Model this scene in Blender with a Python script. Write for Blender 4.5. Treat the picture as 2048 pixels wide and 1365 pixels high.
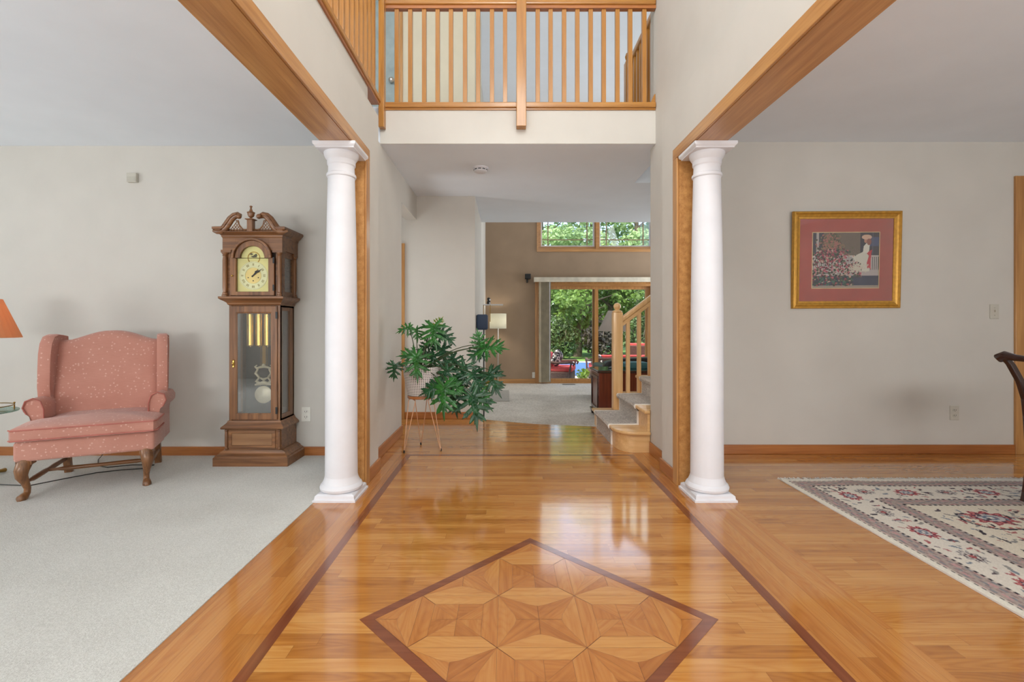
import bpy, bmesh, math, random
import numpy as np
from mathutils import Vector, Matrix
for _o in list(bpy.data.objects): bpy.data.objects.remove(_o)
scn = bpy.context.scene
C = scn.collection
PI = math.pi
F = 940.0; H = 1.03; VX = 1012.0; VY = 650.0      # focal length in pixels, eye height, vanishing point
# ------------------------------------------------------------------ camera
cd = bpy.data.cameras.new('camera'); cam = bpy.data.objects.new('camera', cd); C.objects.link(cam)
cam.location = (0, 0, H); cam.rotation_euler = (PI/2, 0, 0)
cd.sensor_fit = 'HORIZONTAL'; cd.sensor_width = 36.0; cd.lens = F/2048*36.0
cd.shift_x = (1024-VX)/2048; cd.shift_y = -(682.5-VY)/2048
cd.clip_start = 0.02; cd.clip_end = 300
scn.camera = cam
# ------------------------------------------------------------------ colour management
scn.view_settings.view_transform = 'Standard'; scn.view_settings.look = 'None'
scn.view_settings.gamma = 1.0; scn.view_settings.use_curve_mapping = False
scn.view_settings.exposure = 0.0
scn.cycles.max_bounces = 8; scn.cycles.diffuse_bounces = 4; scn.cycles.glossy_bounces = 4
scn.cycles.transparent_max_bounces = 12; scn.cycles.sample_clamp_indirect = 6.0
scn.cycles.use_denoising = True; scn.cycles.caustics_reflective = False; scn.cycles.caustics_refractive = False
# ------------------------------------------------------------------ world
W = bpy.data.worlds.new('world'); scn.world = W; W.use_nodes = True
wn = W.node_tree.nodes; wl = W.node_tree.links
sky = wn.new('ShaderNodeTexSky'); sky.sky_type = 'NISHITA'; sky.sun_disc = False
sky.sun_elevation = math.radians(50); sky.sun_rotation = math.radians(200); sky.dust_density = 2.0
wl.new(sky.outputs[0], wn['Background'].inputs[0]); wn['Background'].inputs[1].default_value = 0.55
def add_sun(d, e, ang, col):
    l = bpy.data.lights.new('sun', 'SUN'); l.energy = e; l.angle = math.radians(ang); l.color = col
    o = bpy.data.objects.new('sun', l); C.objects.link(o)
    o.rotation_euler = Vector(d).to_track_quat('-Z', 'Y').to_euler(); o.location = (0, -3, 12)
add_sun((0.55, 0.22, -0.95), 6.0, 2, (1, .96, .88))
def area(name, loc, d, sx, sy, e, col=(1, 1, 1)):
    l = bpy.data.lights.new(name, 'AREA'); l.shape = 'RECTANGLE'; l.size = sx; l.size_y = sy; l.energy = e; l.color = col
    o = bpy.data.objects.new(name, l); C.objects.link(o); o.location = loc
    o.rotation_euler = Vector(d).to_track_quat('-Z', 'Y').to_euler()
    return o
DAY = (.95, .98, 1.0)
# added area lights standing in for windows outside the frame; no openings modelled
area('living_front_window_light', (-2.9, -1.9, 1.15), (0, 1, .9), 1.9, 1.4, 124, DAY)
area('living_side_window_light', (-5.65, 1.0, 1.1), (1, 0.15, .9), 2.0, 1.4, 66, DAY)
area('dining_front_window_light', (3.0, -1.9, 1.1), (-.05, 1, .85), 2.4, 1.4, 128, DAY)
area('entry_door_light', (0.1, -1.9, 1.0), (0, 1, .6), 1.6, 1.6, 50, DAY)
area('entry_high_window_light', (0.1, -1.9, 3.9), (0, 1, -.05), 1.7, 1.6, 95, DAY)
_l = bpy.data.lights.new('foyer_fill_light', 'POINT'); _l.energy = 62; _l.color = (1, .96, .9); _l.shadow_soft_size = .3  # fill added to brighten the foyer side walls, no fixture hangs here
_o = bpy.data.objects.new('foyer_fill_light', _l); C.objects.link(_o); _o.location = (.1, .9, 3.9)
area('kitchen_fill_light', (-2.45, 4.5, 1.1), (1, 0, .5), 0.6, 1.2, 16, DAY)  # this and the next three: added fills, no known window behind them
area('family_side_fill_light', (4.65, 8.0, 2.0), (-1, -.25, .25), 2.4, 3.0, 190, DAY)
area('upstairs_fill_light', (-2.5, 1.5, 4.2), (1, .3, 0), 2.0, 1.2, 60, DAY)
area('stair_fill_light', (3.55, 4.2, 3.6), (-1, 0, -.3), 0.8, 1.2, 20, DAY)
area('family_high_window_fill', (1.85, 9.5, 3.3), (-.1, -1, -.15), 2.3, 1.4, 16, DAY)  # panel added inside the upper windows to strengthen their floor reflection
# ------------------------------------------------------------------ node helpers
def lin(c):
    out = []
    for v in c[:3]:
        v = v/255.0
        out.append(v/12.92 if v <= .04045 else ((v+.055)/1.055)**2.4)
    return (out[0], out[1], out[2], 1.0)
class NT:
    def __init__(s, name):
        s.m = bpy.data.materials.new(name); s.m.use_nodes = True
        s.t = s.m.node_tree; s.n = s.t.nodes; s.l = s.t.links
        s.b = s.n['Principled BSDF']
    def new(s, k, **kw):
        x = s.n.new(k)
        for a, v in kw.items(): setattr(x, a, v)
        return x
    def put(s, sock, v):
        if isinstance(v, bpy.types.NodeSocket): s.l.new(v, sock)
        else: sock.default_value = v
    def math(s, op, a, b=0.0, c=None):
        x = s.new('ShaderNodeMath', operation=op); s.put(x.inputs[0], a); s.put(x.inputs[1], b)
        if c is not None: s.put(x.inputs[2], c)
        return x.outputs[0]
    def vec(s, x, y, z):
        v = s.new('ShaderNodeCombineXYZ'); s.put(v.inputs[0], x); s.put(v.inputs[1], y); s.put(v.inputs[2], z); return v.outputs[0]
    def xyz(s, kind='Object'):
        t = s.new('ShaderNodeTexCoord'); q = s.new('ShaderNodeSeparateXYZ'); s.l.new(t.outputs[kind], q.inputs[0]); return q.outputs[0], q.outputs[1], q.outputs[2], t.outputs[kind]
    def noise(s, v, scale, detail=3, rough=.5):
        x = s.new('ShaderNodeTexNoise'); s.put(x.inputs['Vector'], v); x.inputs['Scale'].default_value = scale
        x.inputs['Detail'].default_value = detail; x.inputs['Roughness'].default_value = rough; return x.outputs[0]
    def white(s, v):
        x = s.new('ShaderNodeTexWhiteNoise', noise_dimensions='3D'); s.put(x.inputs['Vector'], v); return x.outputs['Value']
    def ramp(s, f, stops):
        x = s.new('ShaderNodeValToRGB'); s.put(x.inputs[0], f); e = x.color_ramp.elements
        while len(e) < len(stops): e.new(.5)
        for i, (p, c) in enumerate(stops): e[i].position = p; e[i].color = lin(c)
        return x.outputs[0]
    def mix(s, f, a, b, mode='MIX'):
        x = s.new('ShaderNodeMix', data_type='RGBA', blend_type=mode); s.put(x.inputs[0], f); s.put(x.inputs[6], a); s.put(x.inputs[7], b); return x.outputs[2]
    def bump(s, h, st, dist=.01):
        x = s.new('ShaderNodeBump'); x.inputs['Strength'].default_value = st; x.inputs['Distance'].default_value = dist
        s.put(x.inputs['Height'], h); s.l.new(x.outputs[0], s.b.inputs['Normal'])
    def col(s, v): s.put(s.b.inputs['Base Color'], v)
    def set(s, rough=None, metal=None, coat=None, spec=None, coatr=None):
        if rough is not None: s.b.inputs['Roughness'].default_value = rough
        if metal is not None: s.b.inputs['Metallic'].default_value = metal
        if coat is not None: s.b.inputs['Coat Weight'].default_value = coat
        if coatr is not None: s.b.inputs['Coat Roughness'].default_value = coatr
        if spec is not None: s.b.inputs['Specular IOR Level'].default_value = spec
def plain(name, c, rough=.5, metal=0, vary=.06, nscale=8, bump=0, bscale=200, spec=.5, coat=0):
    n = NT(name); x, y, z, o = n.xyz()
    f = n.noise(o, nscale, 3)
    a = tuple(max(0, v*(1-vary)) for v in c); b = tuple(min(255, v*(1+vary)) for v in c)
    n.col(n.ramp(f, [(.3, a), (.7, b)])); n.set(rough, metal, coat, spec)
    if bump: n.bump(n.noise(o, bscale, 2), bump, .004)
    return n.m
def wood(name, dark, light, axis, rough=.35, coat=.3, gscale=1.0):
    n = NT(name); x, y, z, o = n.xyz()
    s = [28*gscale]*3; s[axis] = 1.6*gscale
    v = n.vec(n.math('MULTIPLY', x, s[0]), n.math('MULTIPLY', y, s[1]), n.math('MULTIPLY', z, s[2]))
    f = n.noise(v, 1.0, 4, .6)
    s2 = [120*gscale]*3; s2[axis] = 5
    v2 = n.vec(n.math('MULTIPLY', x, s2[0]), n.math('MULTIPLY', y, s2[1]), n.math('MULTIPLY', z, s2[2]))
    g = n.noise(v2, 1.0, 2, .5)
    f = n.math('ADD', n.math('MULTIPLY', f, .75), n.math('MULTIPLY', g, .25))
    n.col(n.ramp(f, [(.32, dark), (.66, light)])); n.set(rough, 0, coat, .5, .15)
    return n.m
def floorboards(name, along, w, L, dark, mid, light, rough=.12):
    n = NT(name); x, y, z, o = n.xyz()
    u, v = (x, y) if along == 0 else (y, x)
    row = n.math('FLOOR', n.math('DIVIDE', v, w))
    off = n.math('MULTIPLY', n.white(n.vec(row, 3.3, 0)), L*3.7)
    uu = n.math('DIVIDE', n.math('ADD', u, off), L)
    k = n.math('FLOOR', uu)
    r = n.white(n.vec(row, k, 1.7)); r2 = n.white(n.vec(k, row, 9.1))
    fv = n.math('FRACT', n.math('DIVIDE', v, w)); fu = n.math('FRACT', uu)
    seam = n.math('MAXIMUM', n.math('LESS_THAN', fv, .0011/w), n.math('LESS_THAN', fu, .0011/L))
    gv = n.vec(n.math('MULTIPLY', u, 2.2), n.math('ADD', n.math('MULTIPLY', v, 46), n.math('MULTIPLY', r, 90)), n.math('MULTIPLY', r2, 50))
    g = n.noise(gv, 1.0, 4, .62)
    # cathedral figure: rings of a stretched noise
    cv = n.vec(n.math('MULTIPLY', u, 1.3), n.math('ADD', n.math('MULTIPLY', v, 9), n.math('MULTIPLY', r, 70)), n.math('MULTIPLY', r2, 30))
    c = n.noise(cv, 1.0, 1, .3)
    c = n.math('ABSOLUTE', n.math('SINE', n.math('MULTIPLY', c, 70)))
    f = n.math('ADD', n.math('MULTIPLY', g, .62), n.math('ADD', n.math('MULTIPLY', c, .10), n.math('MULTIPLY', r, .28)))
    colr = n.ramp(f, [(.25, dark), (.5, mid), (.75, light)])
    colr = n.mix(n.math('MULTIPLY', seam, .55), colr, lin((80, 42, 18)))
    n.col(colr); n.set(rough, 0, .5, .5, .07)
    wv = n.noise(n.vec(n.math('MULTIPLY', u, 1.2), n.math('MULTIPLY', v, 9), 0), 1.0, 2)
    n.bump(n.math('ADD', wv, n.math('MULTIPLY', seam, -.15)), .16, .006)
    return n.m
# ------------------------------------------------------------------ materials
M = {}
M['wall'] = plain('wall_paint', (207, 203, 195), .85, vary=.012, nscale=3, spec=.2)
M['ceil'] = plain('ceiling_paint', (234, 240, 247), .9, vary=.008, nscale=3, spec=.2)
M['brown'] = plain('brown_wall_paint', (160, 138, 116), .8, vary=.03, nscale=2.5, spec=.25)
M['white'] = plain('white_paint', (222, 222, 226), .45, vary=.012, spec=.3)
M['plastic'] = plain('white_plastic', (226, 224, 215), .4, vary=.02)
M['beigeplastic'] = plain('beige_plastic', (196, 192, 180), .45, vary=.02)
M['darkslot'] = plain('dark_slot', (40, 38, 36), .6)
OD, OL = (160, 108, 56), (202, 150, 90)
for i, a in enumerate('xyz'):
    M['oak_'+a] = wood('oak_along_'+a, OD, OL, i)
    M['rail_'+a] = wood('honey_oak_along_'+a, (152, 98, 36), (190, 134, 60), i)
    M['base_'+a] = wood('baseboard_oak_along_'+a, (146, 84, 38), (184, 118, 62), i)
    M['walnut_'+a] = wood('walnut_along_'+a, (92, 58, 34), (152, 104, 64), i, .38, .25, 1.3)
    M['cherry_'+a] = wood('cherry_along_'+a, (78, 28, 16), (122, 50, 30), i, .3, .4)
    M['mahog_'+a] = wood('mahogany_along_'+a, (34, 18, 16), (66, 36, 30), i, .25, .5)
M['newel'] = wood('pale_oak', (206, 160, 104), (232, 192, 138), 2)
M['palex'] = wood('pale_oak_x', (206, 158, 100), (232, 190, 134), 0)
M['strip_y'] = wood('dark_inlay_y', (112, 58, 34), (138, 78, 48), 1, .13, .5)
M['strip_x'] = wood('dark_inlay_x', (112, 58, 34), (138, 78, 48), 0, .13, .5)
FD, FM, FL = (152, 92, 38), (186, 122, 54), (206, 150, 82)
M['floor_x'] = floorboards('oak_strip_floor_x', 0, .058, 1.05, FD, FM, FL)
M['floor_y'] = floorboards('oak_strip_floor_y', 1, .064, 2.0, (162, 100, 44), (184, 118, 54), (198, 138, 72))
def carpet(name, a, b, sc):
    n = NT(name); x, y, z, o = n.xyz()
    f = n.math('ADD', n.math('MULTIPLY', n.noise(o, sc, 3, .7), .7), n.math('MULTIPLY', n.noise(o, 2.2, 2), .3))
    n.col(n.ramp(f, [(.35, a), (.65, b)])); n.set(.95, 0, 0, .1); n.bump(n.noise(o, sc*1.3, 3, .7), .5, .01)
    n.b.inputs['Sheen Weight'].default_value = .2
    return n.m
M['carpet'] = carpet('cream_carpet', (190, 188, 180), (220, 219, 212), 150)
M['runner'] = carpet('grey_runner_carpet', (128, 116, 106), (222, 212, 200), 70)
M['famcarpet'] = carpet('family_carpet', (176, 168, 156), (232, 226, 216), 45)
M['mat'] = plain('mat_cloth', (176, 172, 164), .9, vary=.05, nscale=60)
M['binding'] = plain('white_binding', (232, 228, 220), .8)
def fabric_dots():
    n = NT('pink_dotted_fabric'); x, y, z, o = n.xyz()
    v = n.new('ShaderNodeTexVoronoi', feature='F1', distance='EUCLIDEAN'); n.put(v.inputs['Vector'], o)
    v.inputs['Scale'].default_value = 42; v.inputs['Randomness'].default_value = .8
    d = n.math('LESS_THAN', v.outputs['Distance'], .2)
    w = n.noise(n.vec(n.math('MULTIPLY', x, 30), n.math('MULTIPLY', y, 30), n.math('MULTIPLY', z, 900)), 1, 2)
    base = n.ramp(n.math('ADD', n.math('MULTIPLY', w, .5), n.math('MULTIPLY', n.noise(o, 5, 2), .5)), [(.3, (186, 128, 112)), (.7, (204, 148, 132))])
    n.col(n.mix(n.math('MULTIPLY', d, .45), base, lin((240, 205, 190)))); n.set(.85, 0, 0, .2)
    n.b.inputs['Sheen Weight'].default_value = .3
    n.bump(n.noise(o, 400, 2), .2, .002)
    return n.m
M['pink'] = fabric_dots()
M['brass'] = plain('polished_brass', (214, 180, 96), .2, 1, vary=.05)
M['brassdark'] = plain('aged_brass', (150, 118, 60), .35, 1, vary=.1)
M['gold'] = plain('dial_brass', (204, 196, 132), .4, .3, vary=.05)
M['silver'] = plain('dial_silver', (206, 204, 160), .35, .3, vary=.04)
M['cream'] = plain('cream_metal', (232, 222, 186), .35, .2)
M['black'] = plain('black_iron', (22, 22, 22), .4)
M['blackleather'] = plain('black_leather', (30, 30, 32), .35, vary=.2)
M['copper'] = plain('rose_gold_wire', (214, 168, 132), .5, .5)
M['chrome'] = plain('brushed_nickel', (190, 185, 178), .3, 1)
M['clockin'] = plain('clock_interior', (58, 44, 34), .6)
M['navy'] = plain('navy_cloth', (44, 60, 84), .7)
M['teal'] = plain('teal_cloth', (72, 122, 130), .8)
M['red'] = plain('red_cushion', (222, 84, 78), .8, vary=.08)
M['wicker'] = plain('brown_wicker', (92, 66, 54), .7, vary=.3, nscale=60, bump=.6, bscale=80)
M['patio'] = plain('patio_stone', (196, 190, 176), .85, vary=.08, nscale=2)
M['grass'] = plain('lawn', (108, 140, 62), .95, vary=.25, nscale=5, bump=.6, bscale=60)
M['pool'] = plain('blue_pool_cover', (84, 118, 164), .55, vary=.05, nscale=3)
M['bark'] = plain('tree_bark', (110, 98, 82), .95, vary=.3, nscale=7, bump=.8, bscale=20)
M['blind'] = plain('vertical_blind_vinyl', (206, 198, 178), .6, vary=.05)
M['valance'] = plain('valance_vinyl', (214, 206, 188), .5)
M['door'] = plain('painted_door', (196, 204, 202), .5, vary=.02)
M['soil'] = plain('potting_soil', (44, 32, 24), .95, vary=.3, nscale=60)
M['stem'] = plain('dark_petiole', (58, 70, 40), .5)
M['pillow'] = None
def leafmat(name, dark, light, rough=.35, trans=.15, sc=9):
    n = NT(name); x, y, z, o = n.xyz()
    n.col(n.ramp(n.noise(o, sc, 3), [(.3, dark), (.7, light)])); n.set(rough, 0, 0, .5)
    if trans:
        tr = n.new('ShaderNodeBsdfTranslucent'); tr.inputs[0].default_value = lin(light)
        mx = n.new('ShaderNodeMixShader'); mx.inputs[0].default_value = trans
        n.l.new(n.b.outputs[0], mx.inputs[1]); n.l.new(tr.outputs[0], mx.inputs[2]); n.l.new(mx.outputs[0], n.n['Material Output'].inputs[0])
    return n.m
M['leaf'] = leafmat('philodendron_green', (26, 72, 28), (58, 128, 50), .3, .1, 14)
M['leafdark'] = leafmat('philodendron_dark_green', (20, 56, 34), (40, 92, 50), .28, .06, 14)
M['leaflight'] = leafmat('philodendron_young_green', (104, 128, 30), (156, 170, 56), .35, .2)
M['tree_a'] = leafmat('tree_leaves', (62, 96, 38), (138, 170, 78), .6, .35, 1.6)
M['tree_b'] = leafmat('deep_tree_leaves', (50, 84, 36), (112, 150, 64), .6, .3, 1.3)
M['tree_c'] = leafmat('hazy_tree_leaves', (116, 150, 96), (184, 210, 150), .6, .35, 1.4)  # haze over the far row put into the leaf colour
M['shrub'] = leafmat('shrub_leaves', (40, 62, 30), (92, 116, 56), .6, .2, 3)
M['shrub2'] = leafmat('purple_shrub_leaves', (46, 44, 38), (80, 74, 60), .6, .2, 3)
M['fern'] = leafmat('bright_plant_leaves', (110, 150, 50), (180, 208, 90), .5, .3, 5)
def glassmat(name, refl, tint=(255, 255, 255), opac=0.0):
    n = NT(name); tb = n.new('ShaderNodeBsdfTransparent'); tb.inputs[0].default_value = lin(tint)
    gl = n.new('ShaderNodeBsdfGlossy'); gl.inputs['Roughness'].default_value = .02
    lw = n.new('ShaderNodeLayerWeight'); lw.inputs[0].default_value = .35
    f = n.math('ADD', n.math('MULTIPLY', lw.outputs['Fresnel'], .6), refl)
    mx = n.new('ShaderNodeMixShader'); n.l.new(f, mx.inputs[0]); n.l.new(tb.outputs[0], mx.inputs[1]); n.l.new(gl.outputs[0], mx.inputs[2])
    n.l.new(mx.outputs[0], n.n['Material Output'].inputs[0]); return n.m
M['glass'] = glassmat('window_glass', .01)
M['clockglass'] = glassmat('clock_glass', .16)
M['sideglass'] = glassmat('clock_side_glass', .12)
M['picglass'] = glassmat('picture_glass', .02)
M['tableglass'] = glassmat('table_glass', .12, (190, 215, 205))
def shade(name, c, e, pleat=False):
    n = NT(name); n.col(lin(c)); n.set(.8)
    tr = n.new('ShaderNodeBsdfTranslucent'); tr.inputs[0].default_value = lin(c)
    mx = n.new('ShaderNodeMixShader'); mx.inputs[0].default_value = .5
    em = n.new('ShaderNodeEmission'); em.inputs[0].default_value = lin(c); em.inputs[1].default_value = e
    ad = n.new('ShaderNodeAddShader')
    n.l.new(n.b.outputs[0], mx.inputs[1]); n.l.new(tr.outputs[0], mx.inputs[2])
    n.l.new(mx.outputs[0], ad.inputs[0]); n.l.new(em.outputs[0], ad.inputs[1]); n.l.new(ad.outputs[0], n.n['Material Output'].inputs[0])
    return n.m
M['shade_orange'] = shade('pleated_orange_silk', (222, 166, 122), .06)
M['shade_white'] = shade('white_linen_shade', (228, 226, 212), .12)
M['shade_grey'] = glassmat('sheer_grey_shade', 0)
_n = M['shade_grey'].node_tree
_d = _n.nodes.new('ShaderNodeBsdfTranslucent'); _d.inputs[0].default_value = lin((214, 206, 200))
_t = _n.nodes.new('ShaderNodeBsdfTransparent'); _x = _n.nodes.new('ShaderNodeMixShader'); _x.inputs[0].default_value = .55
_e = _n.nodes.new('ShaderNodeBsdfDiffuse'); _e.inputs[0].default_value = lin((214, 206, 200)); _y = _n.nodes.new('ShaderNodeMixShader'); _y.inputs[0].default_value = .5
_n.links.new(_d.outputs[0], _y.inputs[1]); _n.links.new(_e.outputs[0], _y.inputs[2]); _n.links.new(_t.outputs[0], _x.inputs[1]); _n.links.new(_y.outputs[0], _x.inputs[2]); _n.links.new(_x.outputs[0], _n.nodes['Material Output'].inputs[0])
def attrmat(name, attr, rough, coat=0, bumpn=0):
    n = NT(name); a = n.new('ShaderNodeAttribute'); a.attribute_name = attr
    n.col(a.outputs['Color']); n.set(rough, 0, coat, .3)
    if bumpn:
        x, y, z, o = n.xyz(); n.bump(n.noise(o, bumpn, 2), .4, .004)
    return n.m
M['rug'] = attrmat('woven_rug', 'col', .95, 0, 260)
M['print'] = attrmat('print_paper', 'col', .6)
def pillowmat():
    n = NT('patterned_pillow'); x, y, z, o = n.xyz()
    n.col(n.ramp(n.noise(o, 16, 1), [(.44, (232, 222, 208)), (.5, (60, 50, 50))])); n.set(.85); return n.m
M['pillow'] = pillowmat()
def potmat():
    n = NT('white_pot_with_dashes'); x, y, z, o = n.xyz()
    an = n.math('MULTIPLY', n.math('ARCTAN2', y, x), 52/(2*PI)*2)
    rz = n.math('DIVIDE', z, .0135); row = n.math('FLOOR', rz)
    fr = n.math('FRACT', rz); d1 = n.math('MULTIPLY', n.math('GREATER_THAN', fr, .3), n.math('LESS_THAN', fr, .8))
    fa = n.math('FRACT', n.math('MULTIPLY', an, .5)); d2 = n.math('GREATER_THAN', fa, .38)
    n.col(n.mix(n.math('MULTIPLY', d1, d2), lin((232, 226, 220)), lin((62, 56, 60)))); n.set(.5); return n.m
M['pot'] = potmat()
def medmat():
    n = NT('medallion_oak'); uv = n.new('ShaderNodeUVMap'); uv.uv_map = 'UVMap'
    q = n.new('ShaderNodeSeparateXYZ'); n.l.new(uv.outputs[0], q.inputs[0])
    a = n.new('ShaderNodeAttribute'); a.attribute_name = 'tone'
    g = n.noise(n.vec(n.math('MULTIPLY', q.outputs[0], 3), n.math('MULTIPLY', q.outputs[1], 55), n.math('MULTIPLY', a.outputs['Fac'], 40)), 1, 4, .6)
    c = n.noise(n.vec(n.math('MULTIPLY', q.outputs[0], 2), n.math('MULTIPLY', q.outputs[1], 9), n.math('MULTIPLY', a.outputs['Fac'], 90)), 1, 1)
    c = n.math('ABSOLUTE', n.math('SINE', n.math('MULTIPLY', c, 60)))
    f = n.math('ADD', n.math('MULTIPLY', g, .5), n.math('ADD', n.math('MULTIPLY', c, .07), n.math('MULTIPLY', a.outputs['Fac'], .42)))
    n.col(n.ramp(f, [(.2, (158, 94, 44)), (.45, (184, 118, 58)), (.78, (206, 150, 84))])); n.set(.13, 0, .5, .5, .07); return n.m
M['med'] = medmat()
# ------------------------------------------------------------------ mesh helpers
class MB:
    def __init__(s): s.bm = bmesh.new()
    def box(s, x0, x1, y0, y1, z0, z1):
        v = [s.bm.verts.new(p) for p in ((x0,y0,z0),(x1,y0,z0),(x1,y1,z0),(x0,y1,z0),(x0,y0,z1),(x1,y0,z1),(x1,y1,z1),(x0,y1,z1))]
        for f in ((3,2,1,0),(4,5,6,7),(0,1,5,4),(1,2,6,5),(2,3,7,6),(3,0,4,7)): s.bm.faces.new([v[i] for i in f])
        return s
    def loft(s, rings, cap=True, closed=True):
        R = [[s.bm.verts.new(p) for p in r] for r in rings]; n = len(R[0])
        for a, b in zip(R[:-1], R[1:]):
            for i in range(n if closed else n-1):
                j = (i+1) % n; s.bm.faces.new((a[i], a[j], b[j], b[i]))
        if cap and closed: s.bm.faces.new(R[0][::-1]); s.bm.faces.new(R[-1])
        return s
    def lathe(s, prof, c=(0, 0, 0), seg=32):
        return s.loft([[(c[0]+r*math.cos(2*PI*i/seg), c[1]+r*math.sin(2*PI*i/seg), c[2]+z) for i in range(seg)] for r, z in prof])
    def prism(s, poly, axis, a, b):
        def P(u, v, w): return ((w,u,v),(u,w,v),(u,v,w))[axis]
        return s.loft([[P(u, v, a) for u, v in poly], [P(u, v, b) for u, v in poly]])
    def ring(s, outer, inner, axis, a, b):
        def P(u, v, w): return ((w,u,v),(u,w,v),(u,v,w))[axis]
        n = len(outer)
        A = [s.bm.verts.new(P(u, v, a)) for u, v in outer]; B = [s.bm.verts.new(P(u, v, a)) for u, v in inner]
        Cc = [s.bm.verts.new(P(u, v, b)) for u, v in outer]; D = [s.bm.verts.new(P(u, v, b)) for u, v in inner]
        for i in range(n):
            j = (i+1) % n
            for q in ((A[i],A[j],B[j],B[i]),(Cc[j],Cc[i],D[i],D[j]),(A[j],A[i],Cc[i],Cc[j]),(B[i],B[j],D[j],D[i])): s.bm.faces.new(q)
        return s
    def tube(s, pts, rad, seg=8, ell=1.0):
        pts = [Vector(p) for p in pts]; rad = rad if isinstance(rad, (list, tuple)) else [rad]*len(pts)
        t = (pts[1]-pts[0]).normalized(); up = Vector((0, 0, 1)) if abs(t.z) < .9 else Vector((0, 1, 0))
        u = t.cross(up).normalized(); rings = []
        for i, p in enumerate(pts):
            t = (pts[min(i+1, len(pts)-1)]-pts[max(i-1, 0)]).normalized()
            u = (u-t*u.dot(t)).normalized(); w = t.cross(u)
            rings.append([p+rad[i]*(u*math.cos(2*PI*k/seg)+w*ell*math.sin(2*PI*k/seg)) for k in range(seg)])
        return s.loft(rings)
    def ball(s, c, r, sz=1.0, seg=16):
        return s.lathe([(max(1e-4, r*math.sin(PI*i/10)), -r*sz*math.cos(PI*i/10)) for i in range(11)], c, seg)
    def frust(s, a0, a1, b0, b1, z0, z1):
        # a = (x0,x1,y0,y1) low rectangle to b high rectangle
        (ax0, ax1, ay0, ay1), (bx0, bx1, by0, by1) = (a0, a1)[0], b0
        return s
    def build(s, name, mat, parent=None, smooth=30, bevel=0, seg=2, sub=0):
        bmesh.ops.recalc_face_normals(s.bm, faces=s.bm.faces)
        me = bpy.data.meshes.new(name); s.bm.to_mesh(me); s.bm.free()
        if smooth:
            me.shade_smooth(); me.set_sharp_from_angle(angle=math.radians(smooth))
        me.materials.append(M[mat] if isinstance(mat, str) else mat)
        o = bpy.data.objects.new(name, me); C.objects.link(o)
        if parent: o.parent = parent
        if bevel:
            b = o.modifiers.new('bevel', 'BEVEL'); b.width = bevel; b.segments = seg; b.limit_method = 'ANGLE'; b.angle_limit = math.radians(38)
            if smooth: me.set_sharp_from_angle(angle=math.radians(180)); b.harden_normals = False
        if sub:
            m = o.modifiers.new('sub', 'SUBSURF'); m.levels = sub; m.render_levels = sub
        return o
def rectloft(mb, layers):
    # layers of (x0,x1,y0,y1,z)
    return mb.loft([[(x0,y0,z),(x1,y0,z),(x1,y1,z),(x0,y1,z)] for x0,x1,y0,y1,z in layers])
def thing(name, label, cat, loc=(0, 0, 0), rz=0, group=None):
    o = bpy.data.objects.new(name, None); C.objects.link(o); o.empty_display_size = .1
    o.location = loc; o.rotation_euler = (0, 0, rz); o['label'] = label; o['category'] = cat
    if group: o['group'] = group
    return o
def tag(o, label, cat, group=None, kind=None):
    o['label'] = label; o['category'] = cat
    if group: o['group'] = group
    if kind: o['kind'] = kind
    return o
def struct(o, label=None, cat=None):
    o['kind'] = 'structure'
    if label: o['label'] = label
    if cat: o['category'] = cat
    return o
def boxes(name, mat, lst, **k):
    b = MB()
    for q in lst: b.box(*q)
    return b.build(name, mat, k.pop('parent', None), smooth=0, **k)
def px(x, y, Y):            # photo pixel at depth Y -> world point
    return Vector(((x-VX)*Y/F, Y, H-(y-VY)*Y/F))
def arc(cx, cz, r, a0, a1, n): return [(cx+r*math.cos(a0+(a1-a0)*i/n), cz+r*math.sin(a0+(a1-a0)*i/n)) for i in range(n+1)]
# ================================================================== STRUCTURE
T = 5.18                                    # upper ceiling
LX, RX = -0.905, 1.105                      # foyer faces of the opening walls
HL, HR = -0.98, 1.165                       # hall wall faces
# --- floors
struct(boxes('floor', 'carpet', [(-5.8, -1.112, -2.0, 3.70, -.12, .004)]), 'pale cream wall-to-wall carpet of the living room', 'carpet')
def polyfloor(name, poly, z0, z1, mat, label, cat='floor'):
    return struct(MB().prism(poly, 2, z0, z1).build(name, mat, smooth=0), label, cat)
polyfloor('floor_foyer', [(-.79, -2.0), (1.01, -2.0), (1.01, 3.73), (-.79, 3.73)], -.12, 0, 'floor_x', 'glossy oak strip floor of the foyer between the dark inlay lines')
polyfloor('floor_border_left', [(-1.112, -2.0), (-.79, -2.0), (-.79, 3.73), (-1.112, 3.73)], -.12, 0, 'floor_y', 'oak border boards along the left side of the foyer')
polyfloor('floor_border_right', [(1.01, -2.0), (1.31, -2.0), (1.31, 3.78), (1.01, 3.78), (1.01, 3.73)], -.12, 0, 'floor_y', 'oak border boards along the right side of the foyer')
polyfloor('floor_dining', [(1.31, -2.0), (5.3, -2.0), (5.3, 3.80), (1.31, 3.80)], -.12, 0, 'floor_x', 'oak strip floor of the dining room')
polyfloor('floor_hall', [(-2.6, 3.73), (1.01, 3.73), (1.01, 3.78), (3.6, 3.78), (3.6, 4.75), (.92, 4.75), (.3, 4.87), (-.34, 5.15), (-2.6, 5.15)], -.17, 0, 'floor_x', 'oak strip floor of the hall in front of the carpet')
struct(boxes('floor_family', 'famcarpet', [(-.5, 4.8, 4.60, 9.75, -.3, -.17)]), 'beige carpet of the sunken family room', 'carpet')
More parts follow.
